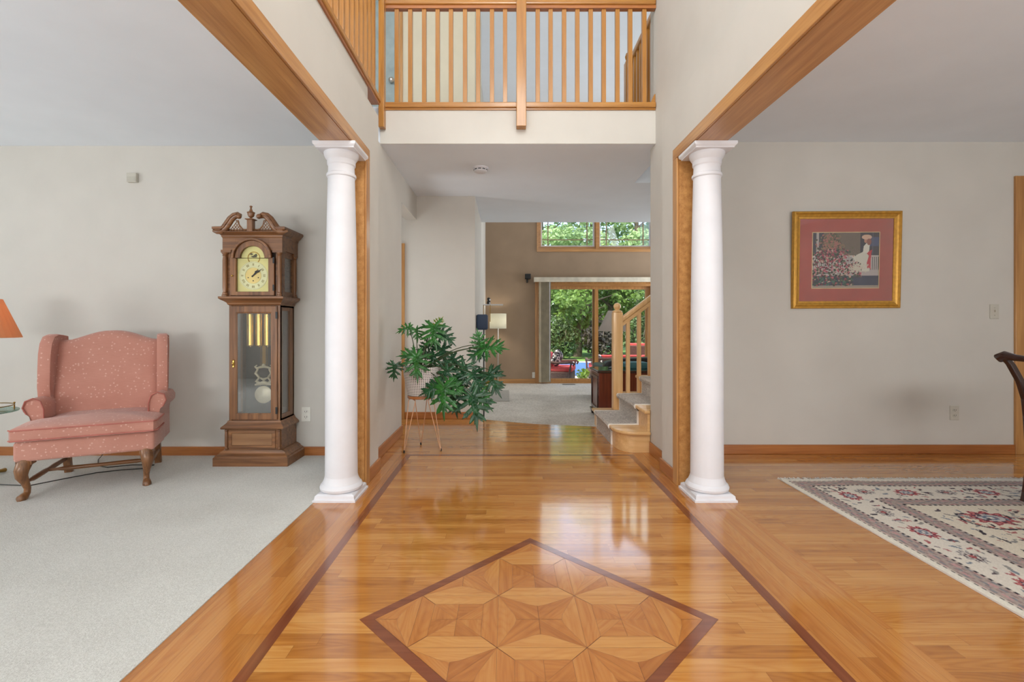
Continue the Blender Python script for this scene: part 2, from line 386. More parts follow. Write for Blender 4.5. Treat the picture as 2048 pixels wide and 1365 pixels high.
# --- dark inlay
b = MB(); b.box(-.79, -.75, -2.0, 3.73, -.004, .0008); b.box(.97, 1.01, -2.0, 3.73, -.004, .0008); b.box(-.79, 1.01, 3.69, 3.73, -.004, .0009)
struct(b.build('floor_inlay', 'strip_y', smooth=0), 'dark walnut inlay line around the foyer floor', 'floor')
# --- medallion
CX, CY, HD = .115, 1.64, .626
def diamond(h): return [(CX-h, CY), (CX, CY-h), (CX+h, CY), (CX, CY+h)]
struct(MB().ring(diamond(HD), diamond(HD-.052), 2, -.003, .0012).build('floor_medallion_border', 'strip_x', smooth=0), 'dark diamond border of the floor medallion', 'floor')
struct(MB().prism(diamond(HD-.045), 2, -.003, .0007).build('floor_medallion_base', plain('medallion_joint', (104, 58, 28), .3), smooth=0), 'dark joints between the medallion pieces', 'floor')
def clip(poly, h):
    for (nx, ny) in ((1,1),(1,-1),(-1,1),(-1,-1)):
        out = []
        for i in range(len(poly)):
            p, q = poly[i], poly[(i+1) % len(poly)]
            dp = h-(nx*(p[0]-CX)+ny*(p[1]-CY)); dq = h-(nx*(q[0]-CX)+ny*(q[1]-CY))
            if dp >= 0: out.append(p)
            if (dp >= 0) != (dq >= 0):
                t = dp/(dp-dq); out.append((p[0]+t*(q[0]-p[0]), p[1]+t*(q[1]-p[1])))
        poly = out
        if len(poly) < 3: return []
    return poly
random.seed(4)
pieces = []
S = .287; h = S/2
for i in range(-2, 3):
    for j in range(-2, 3):
        cx, cy = CX+i*S, CY+j*S
        def R(x, y, k):
            for _ in range(k): x, y = -y, x
            return (cx+x, cy+y)
        if (i+j) % 2:
            q = .62*h
            for k in range(4):
                pieces.append(([R(-h, h, k), R(-q, q, k), R(q, q, k), R(h, h, k)], k*PI/2, .95 if k % 2 == 0 else .45))
                pieces.append(([R(0, 0, k), R(q, 0, k), R(q, q, k)], PI/4+k*PI/2, random.uniform(.15, .5)))
                pieces.append(([R(0, 0, k), R(q, q, k), R(0, q, k)], k*PI/2, random.uniform(.2, .6)))
        else:
            for k in range(4):
                a = .36*h
                pieces.append(([R(-h, h, k), R(-a*.2-.02, .6*h, k), R(0, .55*h, k), R(a*.2+.02, .6*h, k), R(h, h, k)], k*PI/2, .55 if k % 2 else .8))
                pieces.append(([R(0, 0, k), R(h, h, k), R(a*.2+.02, .6*h, k), R(0, .55*h, k)], PI/4+k*PI/2, random.uniform(.1, .35)))
                pieces.append(([R(0, 0, k), R(0, .55*h, k), R(-a*.2-.02, .6*h, k), R(-h, h, k)], -PI/4+k*PI/2, random.uniform(.2, .5)))
vs, fs, uvs, tones = [], [], [], []
for poly, ang, tone in pieces:
    mx = sum(p[0] for p in poly)/len(poly); my = sum(p[1] for p in poly)/len(poly)
    sh = [(mx+(p[0]-mx)*.988, my+(p[1]-my)*.988) for p in poly]
    cp = clip(sh, HD-.054)
    if len(cp) < 3: continue
    b0 = len(vs); r = random.random()
    for p in cp:
        vs.append((p[0], p[1], .0012)); tones.append(min(1, max(0, tone+random.uniform(-.04, .04)*0+(r-.5)*.22)))
        ca, sa = math.cos(ang), math.sin(ang); uvs.append((p[0]*ca+p[1]*sa+r*7, -p[0]*sa+p[1]*ca+r*3))
    fs.append(list(range(b0, len(vs))))
me = bpy.data.meshes.new('floor_medallion'); me.from_pydata(vs, [], fs)
uvl = me.uv_layers.new(name='UVMap'); at = me.attributes.new('tone', 'FLOAT', 'POINT')
for lp in me.loops: uvl.data[lp.index].uv = uvs[lp.vertex_index]
for i, t in enumerate(tones): at.data[i].value = t
me.materials.append(M['med']); o = bpy.data.objects.new('floor_medallion', me); C.objects.link(o)
struct(o, 'diamond shaped parquet medallion inlaid in the foyer floor', 'floor')
# --- foyer side walls with the wide openings
def side_wall(name, lo, hi, ulo, uhi, top, mat='wall', far=3.33):
    return struct(boxes(name, mat, [(lo, hi, 3.012, far, 0, 2.51), (lo, hi, -2.0, 3.012, 2.112, 2.51), (lo, hi, -2.0, -.62, 0, 2.112), (ulo, uhi, -2.0, far, 2.51, top)]))
struct(side_wall('wall_foyer_left', -1.07, LX, -1.07, HL, 2.735), 'white foyer wall above the living room opening', 'wall')
struct(side_wall('wall_foyer_right', RX, 1.275, HR, 1.275, T), 'tall white foyer wall above the dining room opening', 'wall')
for side, x0, x1, s in (('left', -1.07, LX, 1), ('right', RX, 1.275, -1)):
    fx = x1 if s > 0 else x0; lx = x0 if s > 0 else x1
    b = MB(); b.box(x0, x1, -.62, 3.012, 2.097, 2.112); b.box(x0, x1, 3.0, 3.012, 0, 2.097)
    b.box(x0, x1, -.62, -.608, 0, 2.097)
    lin_ = b.build('trim_%s' % side, 'oak_y' , smooth=0); struct(lin_, 'oak lining of the %s room opening' % ('living' if s > 0 else 'dining'), 'trim')
    c0, c1 = sorted((fx, fx+s*.014)); d0, d1 = sorted((lx, lx-s*.014))
    b = MB()
    for a0, a1 in ((c0, c1), (d0, d1)): b.box(a0, a1, -.7, 3.078, 2.100, 2.172)
    struct(b.build('trim_head_%s' % side, 'oak_y', smooth=0, bevel=.003), 'horizontal oak casing over the %s room opening' % ('living' if s > 0 else 'dining'), 'trim')
    b = MB()
    for a0, a1 in ((c0, c1), (d0, d1)):
        b.box(a0, a1, 3.004, 3.078, 0, 2.100); b.box(a0, a1, -.70, -.625, 0, 2.100)
    struct(b.build('trim_casing_%s' % side, 'oak_z', smooth=0, bevel=.003), 'oak casing around the %s room opening' % ('living' if s > 0 else 'dining'), 'trim')
# --- hall walls
struct(boxes('wall_hall_left', 'wall', [(-1.10, HL, 3.33, 4.41, 0, 2.44), (-1.10, HL, 4.41, 5.15, 2.18, 2.44)]), 'hall wall beside the plant', 'wall')
struct(boxes('wall_hall_right', 'wall', [(HR, 1.275, 3.33, 3.79, 0, T)]), 'short hall wall ending at the stairs', 'wall')
struct(boxes('wall_living_back', 'wall', [(-5.8, -1.10, 3.70, 3.80, 0, 2.44), (-1.10, -1.07, 3.33, 3.75, 0, 2.44)]), 'living room wall behind the clock and armchair', 'wall')
struct(boxes('wall_living_left', 'wall', [(-5.9, -5.8, -2.0, 3.8, 0, 2.44)]))
struct(boxes('wall_dining_back', 'wall', [(1.275, 4.12, 3.75, 3.79, 0, 2.49), (4.9, 5.3, 3.75, 3.79, 0, 2.49), (4.12, 4.9, 3.75, 3.79, 2.14, 2.49), (1.275, 3.7, 3.75, 3.79, 2.49, T)]), 'dining room wall with the framed picture', 'wall')
struct(boxes('wall_dining_right', 'wall', [(5.3, 5.4, -2.0, 3.8, 0, 2.6)]))
struct(boxes('wall_pantry', 'wall', [(4.0, 5.3, 4.6, 4.65, 0, 2.5)]), 'wall seen past the dining room door frame', 'wall')
struct(boxes('floor_pantry', 'floor_x', [(3.7, 5.3, 3.8, 4.65, -.1, 0)]))
struct(boxes('wall_front', 'wall', [(-5.9, 5.4, -2.1, -2.0, 0, T)]))
# block containing closet behind the hall, its front is the wall with the plant before it
struct(boxes('wall_upstairs', plain('warm_lit_wall_paint', (212, 204, 182), .85, vary=.01, spec=.2), [(-2.6, -.34, 5.15, 6.465, 2.735, T)]), 'upstairs wall tinted for warm light behind the balcony railing', 'wall')  # warm upstairs light put into the wall colour
struct(boxes('wall_closet', 'wall', [(-2.6, -.34, 5.15, 6.465, -.17, 2.735)]), 'hall wall facing the foyer behind the plant', 'wall')
struct(boxes('wall_kitchen_left', 'wall', [(-2.7, -2.6, 3.8, 5.15, 0, 2.44), (-2.7, -2.6, -2.0, 6.465, 2.735, T)]))
struct(boxes('wall_family_left', 'wall', [(-.52, -.42, 6.465, 9.65, -.17, T)]), 'pale left wall of the family room', 'wall')
struct(boxes('wall_family_right', 'wall', [(4.7, 4.8, 4.6, 9.65, -.17, T)]))
struct(boxes('wall_stair_far', 'wall', [(3.6, 3.7, 3.79, 6.465, 0, T)]))
# back wall with sliding door and upper windows
DX0, DX1, DZ1 = .655, 3.03, 1.875
UX0, UX1, UZ0, UZ1 = .665, 3.03, 2.585, 3.95
BY = 9.63
struct(boxes('wall_family_back', 'brown', [(-.52, DX0, BY, BY+.16, -.17, T), (DX1, 4.8, BY, BY+.16, -.17, T), (DX0, DX1, BY, BY+.16, DZ1, UZ0), (DX0, DX1, BY, BY+.16, UZ1, T)]), 'brown painted back wall of the family room', 'wall')
# --- ceilings
struct(boxes('ceiling', 'ceil', [(-5.9, 5.4, -2.1, 9.8, T, T+.12)]), 'high ceiling over foyer and family room', 'ceiling')
struct(boxes('ceiling_living', 'ceil', [(-5.9, -1.07, -2.0, 3.8, 2.44, 2.735)]), 'flat white living room ceiling', 'ceiling')
struct(boxes('ceiling_dining', 'ceil', [(1.275, 5.4, -2.0, 3.75, 2.49, 2.6)]), 'flat white dining room ceiling', 'ceiling')
o = boxes('ceiling_hall', 'ceil', [(-2.7, HR, 3.79, 6.465, 2.44, 2.735), (-2.7, -1.07, 3.80, 3.9, 2.44, 2.735), (-1.07, HR, 3.672, 3.79, 2.44, 2.735), (HR, 1.275, 3.79, 6.465, 2.44, 2.735), (1.275, 3.7, 4.667, 6.465, 2.44, 2.735)])
struct(o, 'flat white hall ceiling under the balcony', 'ceiling')
struct(boxes('wall_balcony_front', 'wall', [(HL, HR, 3.66, 3.672, 2.441, 2.735), ]), 'white band below the balcony railing', 'wall')
# --- baseboards
def bb(name, lst, mat, label): return struct(boxes(name, mat, lst, bevel=.004), label, 'baseboard')
bb('baseboard_living', [(-5.8, -1.07, 3.686, 3.70, 0, .072)], 'base_x', 'low oak baseboard of the living room')
bb('baseboard_dining', [(1.275, 4.05, 3.736, 3.75, 0, .075)], 'base_x', 'low oak baseboard of the dining room')
bb('baseboard_closet', [(-1.108, -.34, 5.136, 5.15, 0, .075)], 'base_x', 'oak baseboard behind the plant')
bb('baseboard_hall_left', [(HL, HL+.014, 3.345, 4.41, 0, .09), (LX, LX+.014, 3.078, 3.345, 0, .085)], 'base_y', 'oak baseboard on the left of the foyer')
bb('baseboard_hall_right', [(HR-.014, HR, 3.345, 3.78, 0, .09), (RX-.014, RX, 3.078, 3.345, 0, .085)], 'base_y', 'oak baseboard on the right of the foyer')
bb('baseboard_family', [(-.42, DX0-.06, BY-.014, BY, -.17, -.08)], 'oak_x', 'oak baseboard of the family room')
# --- door casings
b = MB(); b.box(-1.146, -1.108, 5.132, 5.15, 0, 1.88); b.box(-2.0, -1.108, 5.132, 5.15, 1.88, 1.92)
struct(b.build('door_1', 'oak_z', smooth=0), 'oak door casing beside the hall opening', 'door')
b = MB(); b.box(4.05, 4.12, 3.733, 3.75, 0, 2.215); b.box(4.12, 4.97, 3.733, 3.75, 2.14, 2.215); b.box(4.12, 4.135, 3.75, 3.79, 0, 2.14)
struct(b.build('door_2', 'oak_z', smooth=0, bevel=.003), 'oak door casing at the right edge of the dining room wall', 'door')
# upstairs door
b = MB(); b.box(-1.20, -1.13, 5.132, 5.15, 2.735, 4.80); b.box(-2.0, -1.20, 5.132, 5.15, 4.72, 4.80)
d = struct(b.build('door_3', 'oak_z', smooth=0), 'upstairs door in an oak casing behind the balcony', 'door')
boxes('door_leaf', plain('upstairs_door_paint', (150, 164, 164), .5), [(-2.0, -1.20, 5.136, 5.149, 2.735, 4.72)], parent=d)
b = MB(); b.ball((-1.245, 5.10, 3.69), .03); b.tube([(-1.245, 5.136, 3.69), (-1.245, 5.11, 3.69)], .012)
b.build('door_knob', 'chrome', d)
# ================================================================== COLUMNS
def column(X, label):
    t = thing('column', label, 'column', (X, 2.845, 0), 0, 'white columns in the foyer openings')
    b = MB(); h = .124
    rectloft(b, [(-h, h, -h-.006, h+.006, 0), (-h, h, -h-.006, h+.006, .012), (-h+.008, h-.008, -h+.002, h-.002, .016), (-h+.010, h-.010, -h+.004, h-.004, .034), (-h+.022, h-.022, -h+.016, h-.016, .042)])
    b.build('plinth', 'white', t, smooth=20)
    b = MB()
    b.lathe([(.112, .042), (.122, .05), (.124, .062), (.118, .076), (.108, .084), (.106, .092), (.100, .104), (.0945, .125)], seg=48)
    b.build('base_moulding', 'white', t)
    prof = [(.0945, .125), (.0935, .3), (.0935, .7), (.092, 1.1), (.088, 1.45), (.083, 1.7), (.078, 1.915)]
    MB().lathe(prof, seg=48).build('shaft', 'white', t, smooth=60)
    MB().lathe([(.078, 1.915), (.085, 1.920), (.087, 1.928), (.085, 1.936), (.078, 1.942), (.076, 1.98), (.0765, 1.985), (.082, 1.992), (.083, 2.018), (.087, 2.024), (.093, 2.032), (.099, 2.045), (.101, 2.056), (.101, 2.062)], seg=48).build('capital', 'white', t)
    b = MB(); rectloft(b, [(-.112, .112, -.116, .116, 2.062), (-.112, .112, -.116, .116, 2.068), (-.122, .122, -.128, .128, 2.078), (-.124, .124, -.130, .130, 2.082), (-.124, .124, -.130, .130, 2.096)])
    b.build('abacus', 'white', t, smooth=20)
column(-.996, 'white round column at the living room side, left of the foyer')
column(1.216, 'white round column at the dining room side, right of the foyer')
# ================================================================== BALCONY RAILINGS
t = thing('balcony_railing', 'oak balcony railing with square balusters crossing above the hall', 'railing', (0, 3.66, 2.735))
def rel(o, p): o.location = (0, 0, 0); return o
def pbox(name, mat, q, par, **k):
    L = par.location; b = MB(); b.box(q[0]-L[0], q[1]-L[0], q[2]-L[1], q[3]-L[1], q[4]-L[2], q[5]-L[2]); return b.build(name, mat, par, smooth=0, **k)
pbox('bottom_rail', 'rail_x', (HL+.012, HR-.002, 3.635, 3.72, 2.715, 2.757), t, bevel=.008)
pbox('fillet', 'rail_x', (HL+.012, HR-.002, 3.65, 3.66, 2.70, 2.716), t, bevel=.003)
hr = pbox('handrail', 'rail_x', (HL+.012, HR-.002, 3.632, 3.70, 3.512, 3.566), t, bevel=.012, seg=3)
pbox('handrail_fillet', 'base_x', (HL+.012, HR-.002, 3.645, 3.688, 3.488, 3.513), t)
bx = [496,565,636,705,773,845,912,983,1050,1217,1283,1352,1420,1488,1555,1625,1690,1762]
base = None
for u in bx:
    X = (600+u/2.56-VX)*3.665/F
    if base is None:
        base = pbox('baluster', 'rail_z', (X-.0165, X+.0165, 3.655, 3.688, 2.757, 3.49), t, bevel=.002); x0 = X
    else:
        c = base.copy(); C.objects.link(c); c.parent = t; c.location = (X-x0, 0, 0)
pbox('newel_post', 'rail_z', (.080, .155, 3.585, 3.655, 2.548, 3.72), t, bevel=.004)
pbox('newel_post', 'rail_z', (HL+.002, HL+.046, 3.60, 3.655, 2.548, 3.72), t, bevel=.004)
b = MB(); b.prism([(1.125, 2.757), (1.163, 2.757), (1.163, 2.83), (1.155, 2.825)], 1, 3.66, 3.68)
for v in b.bm.verts: v.co -= Vector(t.location)
b.build('end_bracket', 'rail_x', t, smooth=0)
t = thing('balcony_railing', 'oak railing running toward the camera along the upper left landing', 'railing', (-1.0, 2.0, 2.735))
pbox('bottom_rail', 'rail_y', (-1.06, -.958, -1.4, 3.60, 2.735, 2.775), t, bevel=.008)
pbox('fillet', 'base_y', (-1.05, -.968, -1.4, 3.60, 2.716, 2.737), t)
pbox('handrail', 'rail_y', (-1.03, -.965, -1.4, 3.60, 3.512, 3.566), t, bevel=.012, seg=3)
base = None
for i in range(46):
    Y = 3.52-i*.095
    if Y < -.9: break
    if base is None: base = pbox('baluster', 'rail_z', (-1.018, -.982, Y-.018, Y+.018, 2.775, 3.512), t, bevel=.002); y0 = Y
    else: c = base.copy(); C.objects.link(c); c.parent = t; c.location = (0, Y-y0, 0)
t = thing('stairwell_railing', 'oak guard rail with ball topped newel around the upstairs stairwell', 'railing', (1.24, 4.5, 2.735))
pbox('bottom_rail', 'rail_y', (1.20, 1.275, 3.80, 4.78, 2.735, 2.76), t)
pbox('handrail', 'rail_y', (1.21, 1.27, 3.80, 4.78, 3.60, 3.655), t, bevel=.012, seg=3)
base = None
for i in range(8):
    Y = 4.62-i*.105
    if base is None: base = pbox('baluster', 'rail_z', (1.225, 1.257, Y-.016, Y+.016, 2.76, 3.60), t); y0 = Y
    else: c = base.copy(); C.objects.link(c); c.parent = t; c.location = (0, Y-y0, 0)
b = MB(); b.box(-.04, .04, .20, .28, 0, .94); b.lathe([(.03, .94), (.018, .955), (.034, .975), (.04, 1.0), (.03, 1.03), (.002, 1.045)], (0, .24, 0), 20)
b.build('newel_post', 'rail_z', t)
# ================================================================== STAIRCASE
t = thing('staircase', 'oak staircase with grey carpet runner rising to the right of the hall', 'staircase', (0, 0, 0))
RISE, GO, XR = .17, .225, .915
def steppoly(x, e, near):
    if near:
        return [(x-e, 4.86+e*.4)] + [(x-e+(.13+e)*(1-math.cos(a)), 3.965-(.18+e)*math.sin(a)) for a in [i*PI/2/12 for i in range(13)]] + [(1.16, 3.785-e), (1.16, 3.83), (1.62, 3.83), (1.62, 4.86+e*.4)]
    return [(x-e, 4.86+e*.4), (x-e, 3.785-e*.6), (1.16, 3.785-e*.6), (1.16, 3.83), (x+.3, 3.83), (x+.3, 4.86+e*.4)] if x < 1.16 else [(x-e, 4.86+e*.4), (x-e, 3.83), (x+.3, 3.83), (x+.3, 4.86+e*.4)]
N = 8
for i in range(N):
    x = XR+GO*i; z0 = RISE*i; z1 = RISE*(i+1)
    if i < N-1: r = steppoly(x, 0, i == 0)
    else: r = [(x, 4.66), (x, 3.83), (3.58, 3.83), (3.58, 4.66)]
    lo = 0 if i < 1 else max(0, 0)
    MB().prism(r, 2, z0 if i else 0, z1-.028).build('riser', 'palex', t, smooth=35)
    if i < N-1: r = steppoly(x, .028, i == 0)
    else: r = [(x-.025, 4.66), (x-.025, 3.83), (3.58, 3.83), (3.58, 4.66)]
    if i > 0 and i < N-1:   # fill below the step
        MB().prism([(x+.03, 4.84), (x+.03, 3.84), (x+.32, 3.84), (x+.32, 4.84)], 2, 0.001, z0).build('stair_carriage', 'palex', t, smooth=0)
    MB().prism(r, 2, z1-.028, z1).build('tread', 'palex', t, smooth=35, bevel=.008)
# runner
prof = [(XR-.012, 0)]
for i in range(N):
    x = XR+GO*i; z = RISE*(i+1)
    prof += [(x-.012, z-.04), (x-.032, z-.034), (x-.04, z-.012), (x-.03, z+.006)]
    prof += [(x+GO-.012, z+.008)] if i < N-1 else [(x+.5, z+.008)]
def sweep(y0, y1, off):
    inner = [(x+.014, z-.014) for x, z in prof]
    b = MB(); rings = [[(x-off, y, z+off), (x-off, y2, z+off), (xi, y2, zi), (xi, y, zi)] for (x, z), (xi, zi) in zip(prof, inner) for y, y2 in [(y0, y1)]]
    return b.loft(rings)
sweep(4.05, 4.67, 0).build('carpet_runner', 'runner', t, smooth=0)
sweep(4.038, 4.05, .002).build('runner_binding', 'binding', t, smooth=0)
sweep(4.67, 4.682, .002).build('runner_binding', 'binding', t, smooth=0)
b = MB(); b.box(1.084, 1.178, 4.735, 4.828, .17, 1.155)
b.lathe([(.045, 1.155), (.052, 1.163), (.045, 1.172), (.02, 1.18), (.024, 1.186), (.036, 1.205), (.038, 1.222), (.028, 1.243), (.002, 1.254)], (1.131, 4.781, 0), 20)
b.build('newel_post', 'newel', t, bevel=.004)
for X, zb in ((1.24, .34), (1.352, .34), (1.462, .51), (1.575, .51), (1.69, .68), (1.80, .68), (1.915, .85), (2.03, .85)):
    zt = 1.06+(X-1.17)*.753
    MB().box(X-.018, X+.018, 4.765, 4.80, zb, zt).build('baluster', 'newel', t, smooth=0)
def slant(z0, z1, y0, y1): return MB().prism([(1.17, z0), (2.15, z0+.98*.753), (2.15, z1+.98*.753), (1.17, z1)], 1, y0, y1)
slant(1.045, 1.108, 4.752, 4.812).build('handrail', 'newel', t, smooth=0, bevel=.014, seg=3)
slant(1.005, 1.046, 4.762, 4.802).build('handrail_fillet', 'palex', t, smooth=0)
# ================================================================== CLOCK
t = thing('grandfather_clock', 'tall walnut grandfather clock with brass dial against the living room wall', 'clock', (-1.85, 3.54, 0))
YB = .143
def lays(L): b = MB(); rectloft(b, [(-w, w, y, YB, z) for w, y, z in L]); return b
lays([(.271,-.143,0),(.271,-.143,.062),(.266,-.138,.068),(.262,-.134,.072),(.262,-.134,.078),(.250,-.122,.084),(.240,-.112,.092),(.235,-.108,.102),(.222,-.106,.108),(.215,-.104,.113)]).build('plinth', 'walnut_x', t, smooth=20)
b = lays([(.207,-.10,.111),(.207,-.10,.266)]); b.build('base_box', 'walnut_x', t, smooth=0)
b = MB(); b.ring([(-.18,.125),(.165,.125),(.165,.258),(-.18,.258)], [(-.155,.147),(.14,.147),(.14,.236),(-.155,.236)], 1, -.108, -.099)
b.build('panel_frame', 'walnut_x', t, smooth=0, bevel=.003)
boxes('panel', wood('burl_walnut', (122, 84, 54), (164, 122, 84), 0, .35, .3, .5), [(-.153, .138, -.104, -.0995, .149, .234)], parent=t)
for sx in (-1, 1):
    MB().lathe([(.012,.118),(.014,.128),(.010,.135),(.012,.16),(.012,.225),(.010,.25),(.014,.256),(.012,.262)], (sx*.193, -.104, 0), 14).build('corner_colonette', 'walnut_z', t)
lays([(.207,-.10,.262),(.228,-.120,.268),(.230,-.122,.278),(.224,-.114,.286),(.207,-.098,.302),(.199,-.090,.312),(.195,-.086,.324)]).build('base_moulding', 'walnut_x', t, smooth=20)
b = MB(); w = .188
b.box(-w, w, .128, YB, .322, 1.177); b.box(-w, w, -.07, YB, .322, .335); b.box(-w, w, -.07, YB, 1.160, 1.177)
for sx in (-1, 1):
    x0, x1 = sorted((sx*w, sx*(w-.014)))
    b.ring([(-.079,.322),(.14,.322),(.14,1.177),(-.079,1.177)], [(-.05,.365),(.07,.365),(.07,1.135),(-.05,1.135)], 0, x0, x1)
b.box(-w, -w+.018, -.080, -.06, .322, 1.177); b.box(w-.018, w, -.080, -.06, .322, 1.177)
b.build('trunk', 'walnut_z', t, smooth=0)
boxes('interior_back', 'clockin', [(-w+.015, w-.015, .118, .127, .336, 1.159)], parent=t)
for sx in (-1, 1):
    x0, x1 = sorted((sx*(w-.005), sx*(w-.009)))
    boxes('side_glass', 'sideglass', [(x0, x1, -.052, .072, .363, 1.137)], parent=t)
b = MB(); b.ring([(-.168,.332),(.168,.332),(.168,1.168),(-.168,1.168)], [(-.133,.372),(.125,.372),(.125,1.120),(-.133,1.120)], 1, -.088, -.066)
b.ring([(-.136,.369),(.128,.369),(.128,1.123),(-.136,1.123)], [(-.127,.379),(.119,.379),(.119,1.113),(-.127,1.113)], 1, -.084, -.072)
dr = b.build('trunk_door', 'walnut_z', t, smooth=0, bevel=.004)
boxes('door_glass', 'clockglass', [(-.128, .12, -.079, -.076, .378, 1.114)], parent=dr)
for z in (.40, 1.10): boxes('hinge', 'black', [(.158, .172, -.092, -.085, z-.025, z+.025)], parent=dr)
b = MB(); b.lathe([(.001,-.03),(.009,-.026),(.007,-.012),(.011,0),(.007,.012),(.009,.026),(.001,.03)], (-.150, -.090, .745), 12); b.ball((-.150, -.100, .745), .007)
b.build('escutcheon', 'brass', dr)
for k, x in enumerate((-.084, -.018, .046)):
    b = MB(); b.lathe([(.004,1.15),(.004,1.118),(.022,1.116),(.0265,1.11),(.0265,.875),(.022,.868),(.006,.876),(.006,.862),(.002,.86)], (x, .02, 0), 24); b.build('weight', 'brass', t)
b = MB(); b.box(-.006, .014, .045, .049, .70, 1.15)
for k in range(5): b.tube([(-.020+k*.012, .045, .71), (-.020+k*.012, .045, 1.12)], .0016, 6)
b.build('pendulum_rod', 'brassdark', t)
b = MB()
for s in (-1, 1):
    b.tube([(.004+s*.018, .04, .575), (.004+s*.055, .04, .60), (.004+s*.034, .04, .628), (.004+s*.06, .04, .66), (.004+s*.045, .04, .69), (.004+s*.065, .04, .712), (.004+s*.05, .04, .722)], [.012,.012,.010,.012,.009,.008,.005], 8)
b.tube([(-.05, .04, .70), (.004, .04, .712), (.058, .04, .70)], [.007,.011,.007], 8); b.ball((.004, .04, .722), .013)
b.tube([(-.06, .04, .572), (.004, .04, .588), (.068, .04, .572)], [.008,.018,.008], 8)
b.tube([(-.022, .04, .625), (.004, .04, .612), (.03, .04, .625)], [.006,.012,.006], 8)
b.build('pendulum_lyre', 'cream', t)
b = MB(); b.loft([[(.004+r*math.cos(a), y, .498+r*math.sin(a)) for a in [2*PI*i/40 for i in range(40)]] for r, y in ((.001,.028),(.05,.030),(.066,.036),(.066,.040),(.05,.046),(.001,.047))])
b.build('pendulum_bob', 'cream', t)
lays([(.188,-.079,1.172),(.198,-.089,1.182),(.200,-.092,1.192),(.214,-.108,1.204),(.226,-.124,1.212),(.236,-.138,1.222),(.236,-.138,1.236)]).build('waist_moulding', 'walnut_x', t, smooth=20)
# hood
b = MB(); hw = .218
b.box(-hw, hw, -.088, YB, 1.575, 1.668)
for x0, x1 in ((-hw, -.122), (.122, hw)): b.box(x0, x1, -.112, -.088, 1.575, 1.668)
pv = [( .122*math.cos(PI*i/24), max(1.575, 1.520+.122*math.sin(PI*i/24))) for i in range(25)]
for (xa, za), (xb, zb) in zip(pv[:-1], pv[1:]):
    if abs(xa-xb) > 1e-5: b.prism([(xb, zb), (xa, za), (xa, 1.668), (xb, 1.668)], 1, -.112, -.088)
b.box(-.205, .205, .13, YB, 1.236, 1.575)
for sx in (-1, 1):
    x0, x1 = sorted((sx*.205, sx*.190))
    b.ring([(-.085,1.236),(.14,1.236),(.14,1.576),(-.085,1.576)], [(-.045,1.275),(.075,1.275),(.075,1.53),(-.045,1.53)], 0, x0, x1)
    b.box(*sorted((sx*.205, sx*.165)), -.100, -.08, 1.236, 1.576)
    b.box(*sorted((sx*.224, sx*.150)), -.124, -.07, 1.556, 1.576)
    b.box(*sorted((sx*.218, sx*.19)), .08, YB, 1.556, 1.576)
b.box(-.205, .205, -.095, YB, 1.236, 1.242)
b.build('hood', 'walnut_x', t, smooth=0, bevel=.002)
boxes('hood_interior', 'clockin', [(-.188, .188, -.055, -.05, 1.243, 1.57)], parent=t)
for sx in (-1, 1):
    x0, x1 = sorted((sx*.199, sx*.195)); boxes('side_glass', 'sideglass', [(x0, x1, -.047, .077, 1.273, 1.532)], parent=t)
for x, y in ((-.2, -.112), (.2, -.112), (-.205, .115), (.205, .115)):
    MB().lathe([(.022,1.238),(.022,1.248),(.017,1.252),(.018,1.262),(.013,1.268),(.016,1.3),(.016,1.5),(.0135,1.53),(.017,1.535),(.014,1.54),(.021,1.55),(.022,1.557)], (x, y, 0), 18).build('hood_column', 'walnut_z', t)
def archpoly(hw_, zb, zs, r, n=16, sh=0):
    return [(-hw_, zb), (hw_, zb), (hw_, zs)] + [(r*math.cos(PI*i/n), zs+r*math.sin(PI*i/n)) for i in range(n+1)] + [(-hw_, zs)]
b = MB(); outer = archpoly(.160, 1.244, 1.520, .124); inner = archpoly(.118, 1.272, 1.516, .090)
b.ring(outer, inner, 1, -.118, -.098)
hd = b.build('hood_door', 'walnut_z', t, smooth=0, bevel=.003)
b = MB(); b.ball((-.142, -.122, 1.387), .007); b.build('door_knob', 'brass', hd)
for z in (1.30, 1.50): boxes('hinge', 'black', [(.152, .164, -.122, -.117, z-.022, z+.022)], parent=hd)
b = MB(); n = 20
b.ring([(.146*math.cos(PI*i/n), 1.525+.138*math.sin(PI*i/n)) for i in range(n+1)]+[(-.146, 1.515), (.146, 1.515)], [(.128*math.cos(PI*i/n), 1.525+.12*math.sin(PI*i/n)) for i in range(n+1)]+[(-.128, 1.515), (.128, 1.515)], 1, -.134, -.111)
b.build('arch_moulding', 'walnut_x', t, smooth=0, bevel=.004)
dl = MB().prism(archpoly(.117, 1.272, 1.516, .089), 1, -.098, -.094).build('dial', 'gold', t, smooth=0)
def ringm(cx, cz, r0, r1, y0, y1, n=48):
    return MB().ring([(cx+r1*math.cos(2*PI*i/n), cz+r1*math.sin(2*PI*i/n)) for i in range(n)], [(cx+r0*math.cos(2*PI*i/n), cz+r0*math.sin(2*PI*i/n)) for i in range(n)], 1, y0, y1)
ZC = 1.390
ringm(0, ZC, .060, .104, -.1000, -.097).build('chapter_ring', 'silver', dl)
ringm(0, ZC, .003, .057, -.0995, -.097).build('dial_centre', plain('dial_centre_gold', (206, 184, 120), .4, .5, .04), dl)
b = MB()
for k in range(12):
    a = PI/2-2*PI*k/12
    strokes = (2, 1, 2, 3, 3, 2, 3, 3, 4, 2, 2, 3)[k]
    for q in range(strokes):
        aa = a+(q-(strokes-1)/2)*.085
        c, s = math.cos(aa), math.sin(aa)
        p = [(r*c-w_*s, ZC+r*s+w_*c) for r, w_ in ((.073,.0016),(.073,-.0016),(.090,-.0016),(.090,.0016))]
        b.prism(p, 1, -.1008, -.1)
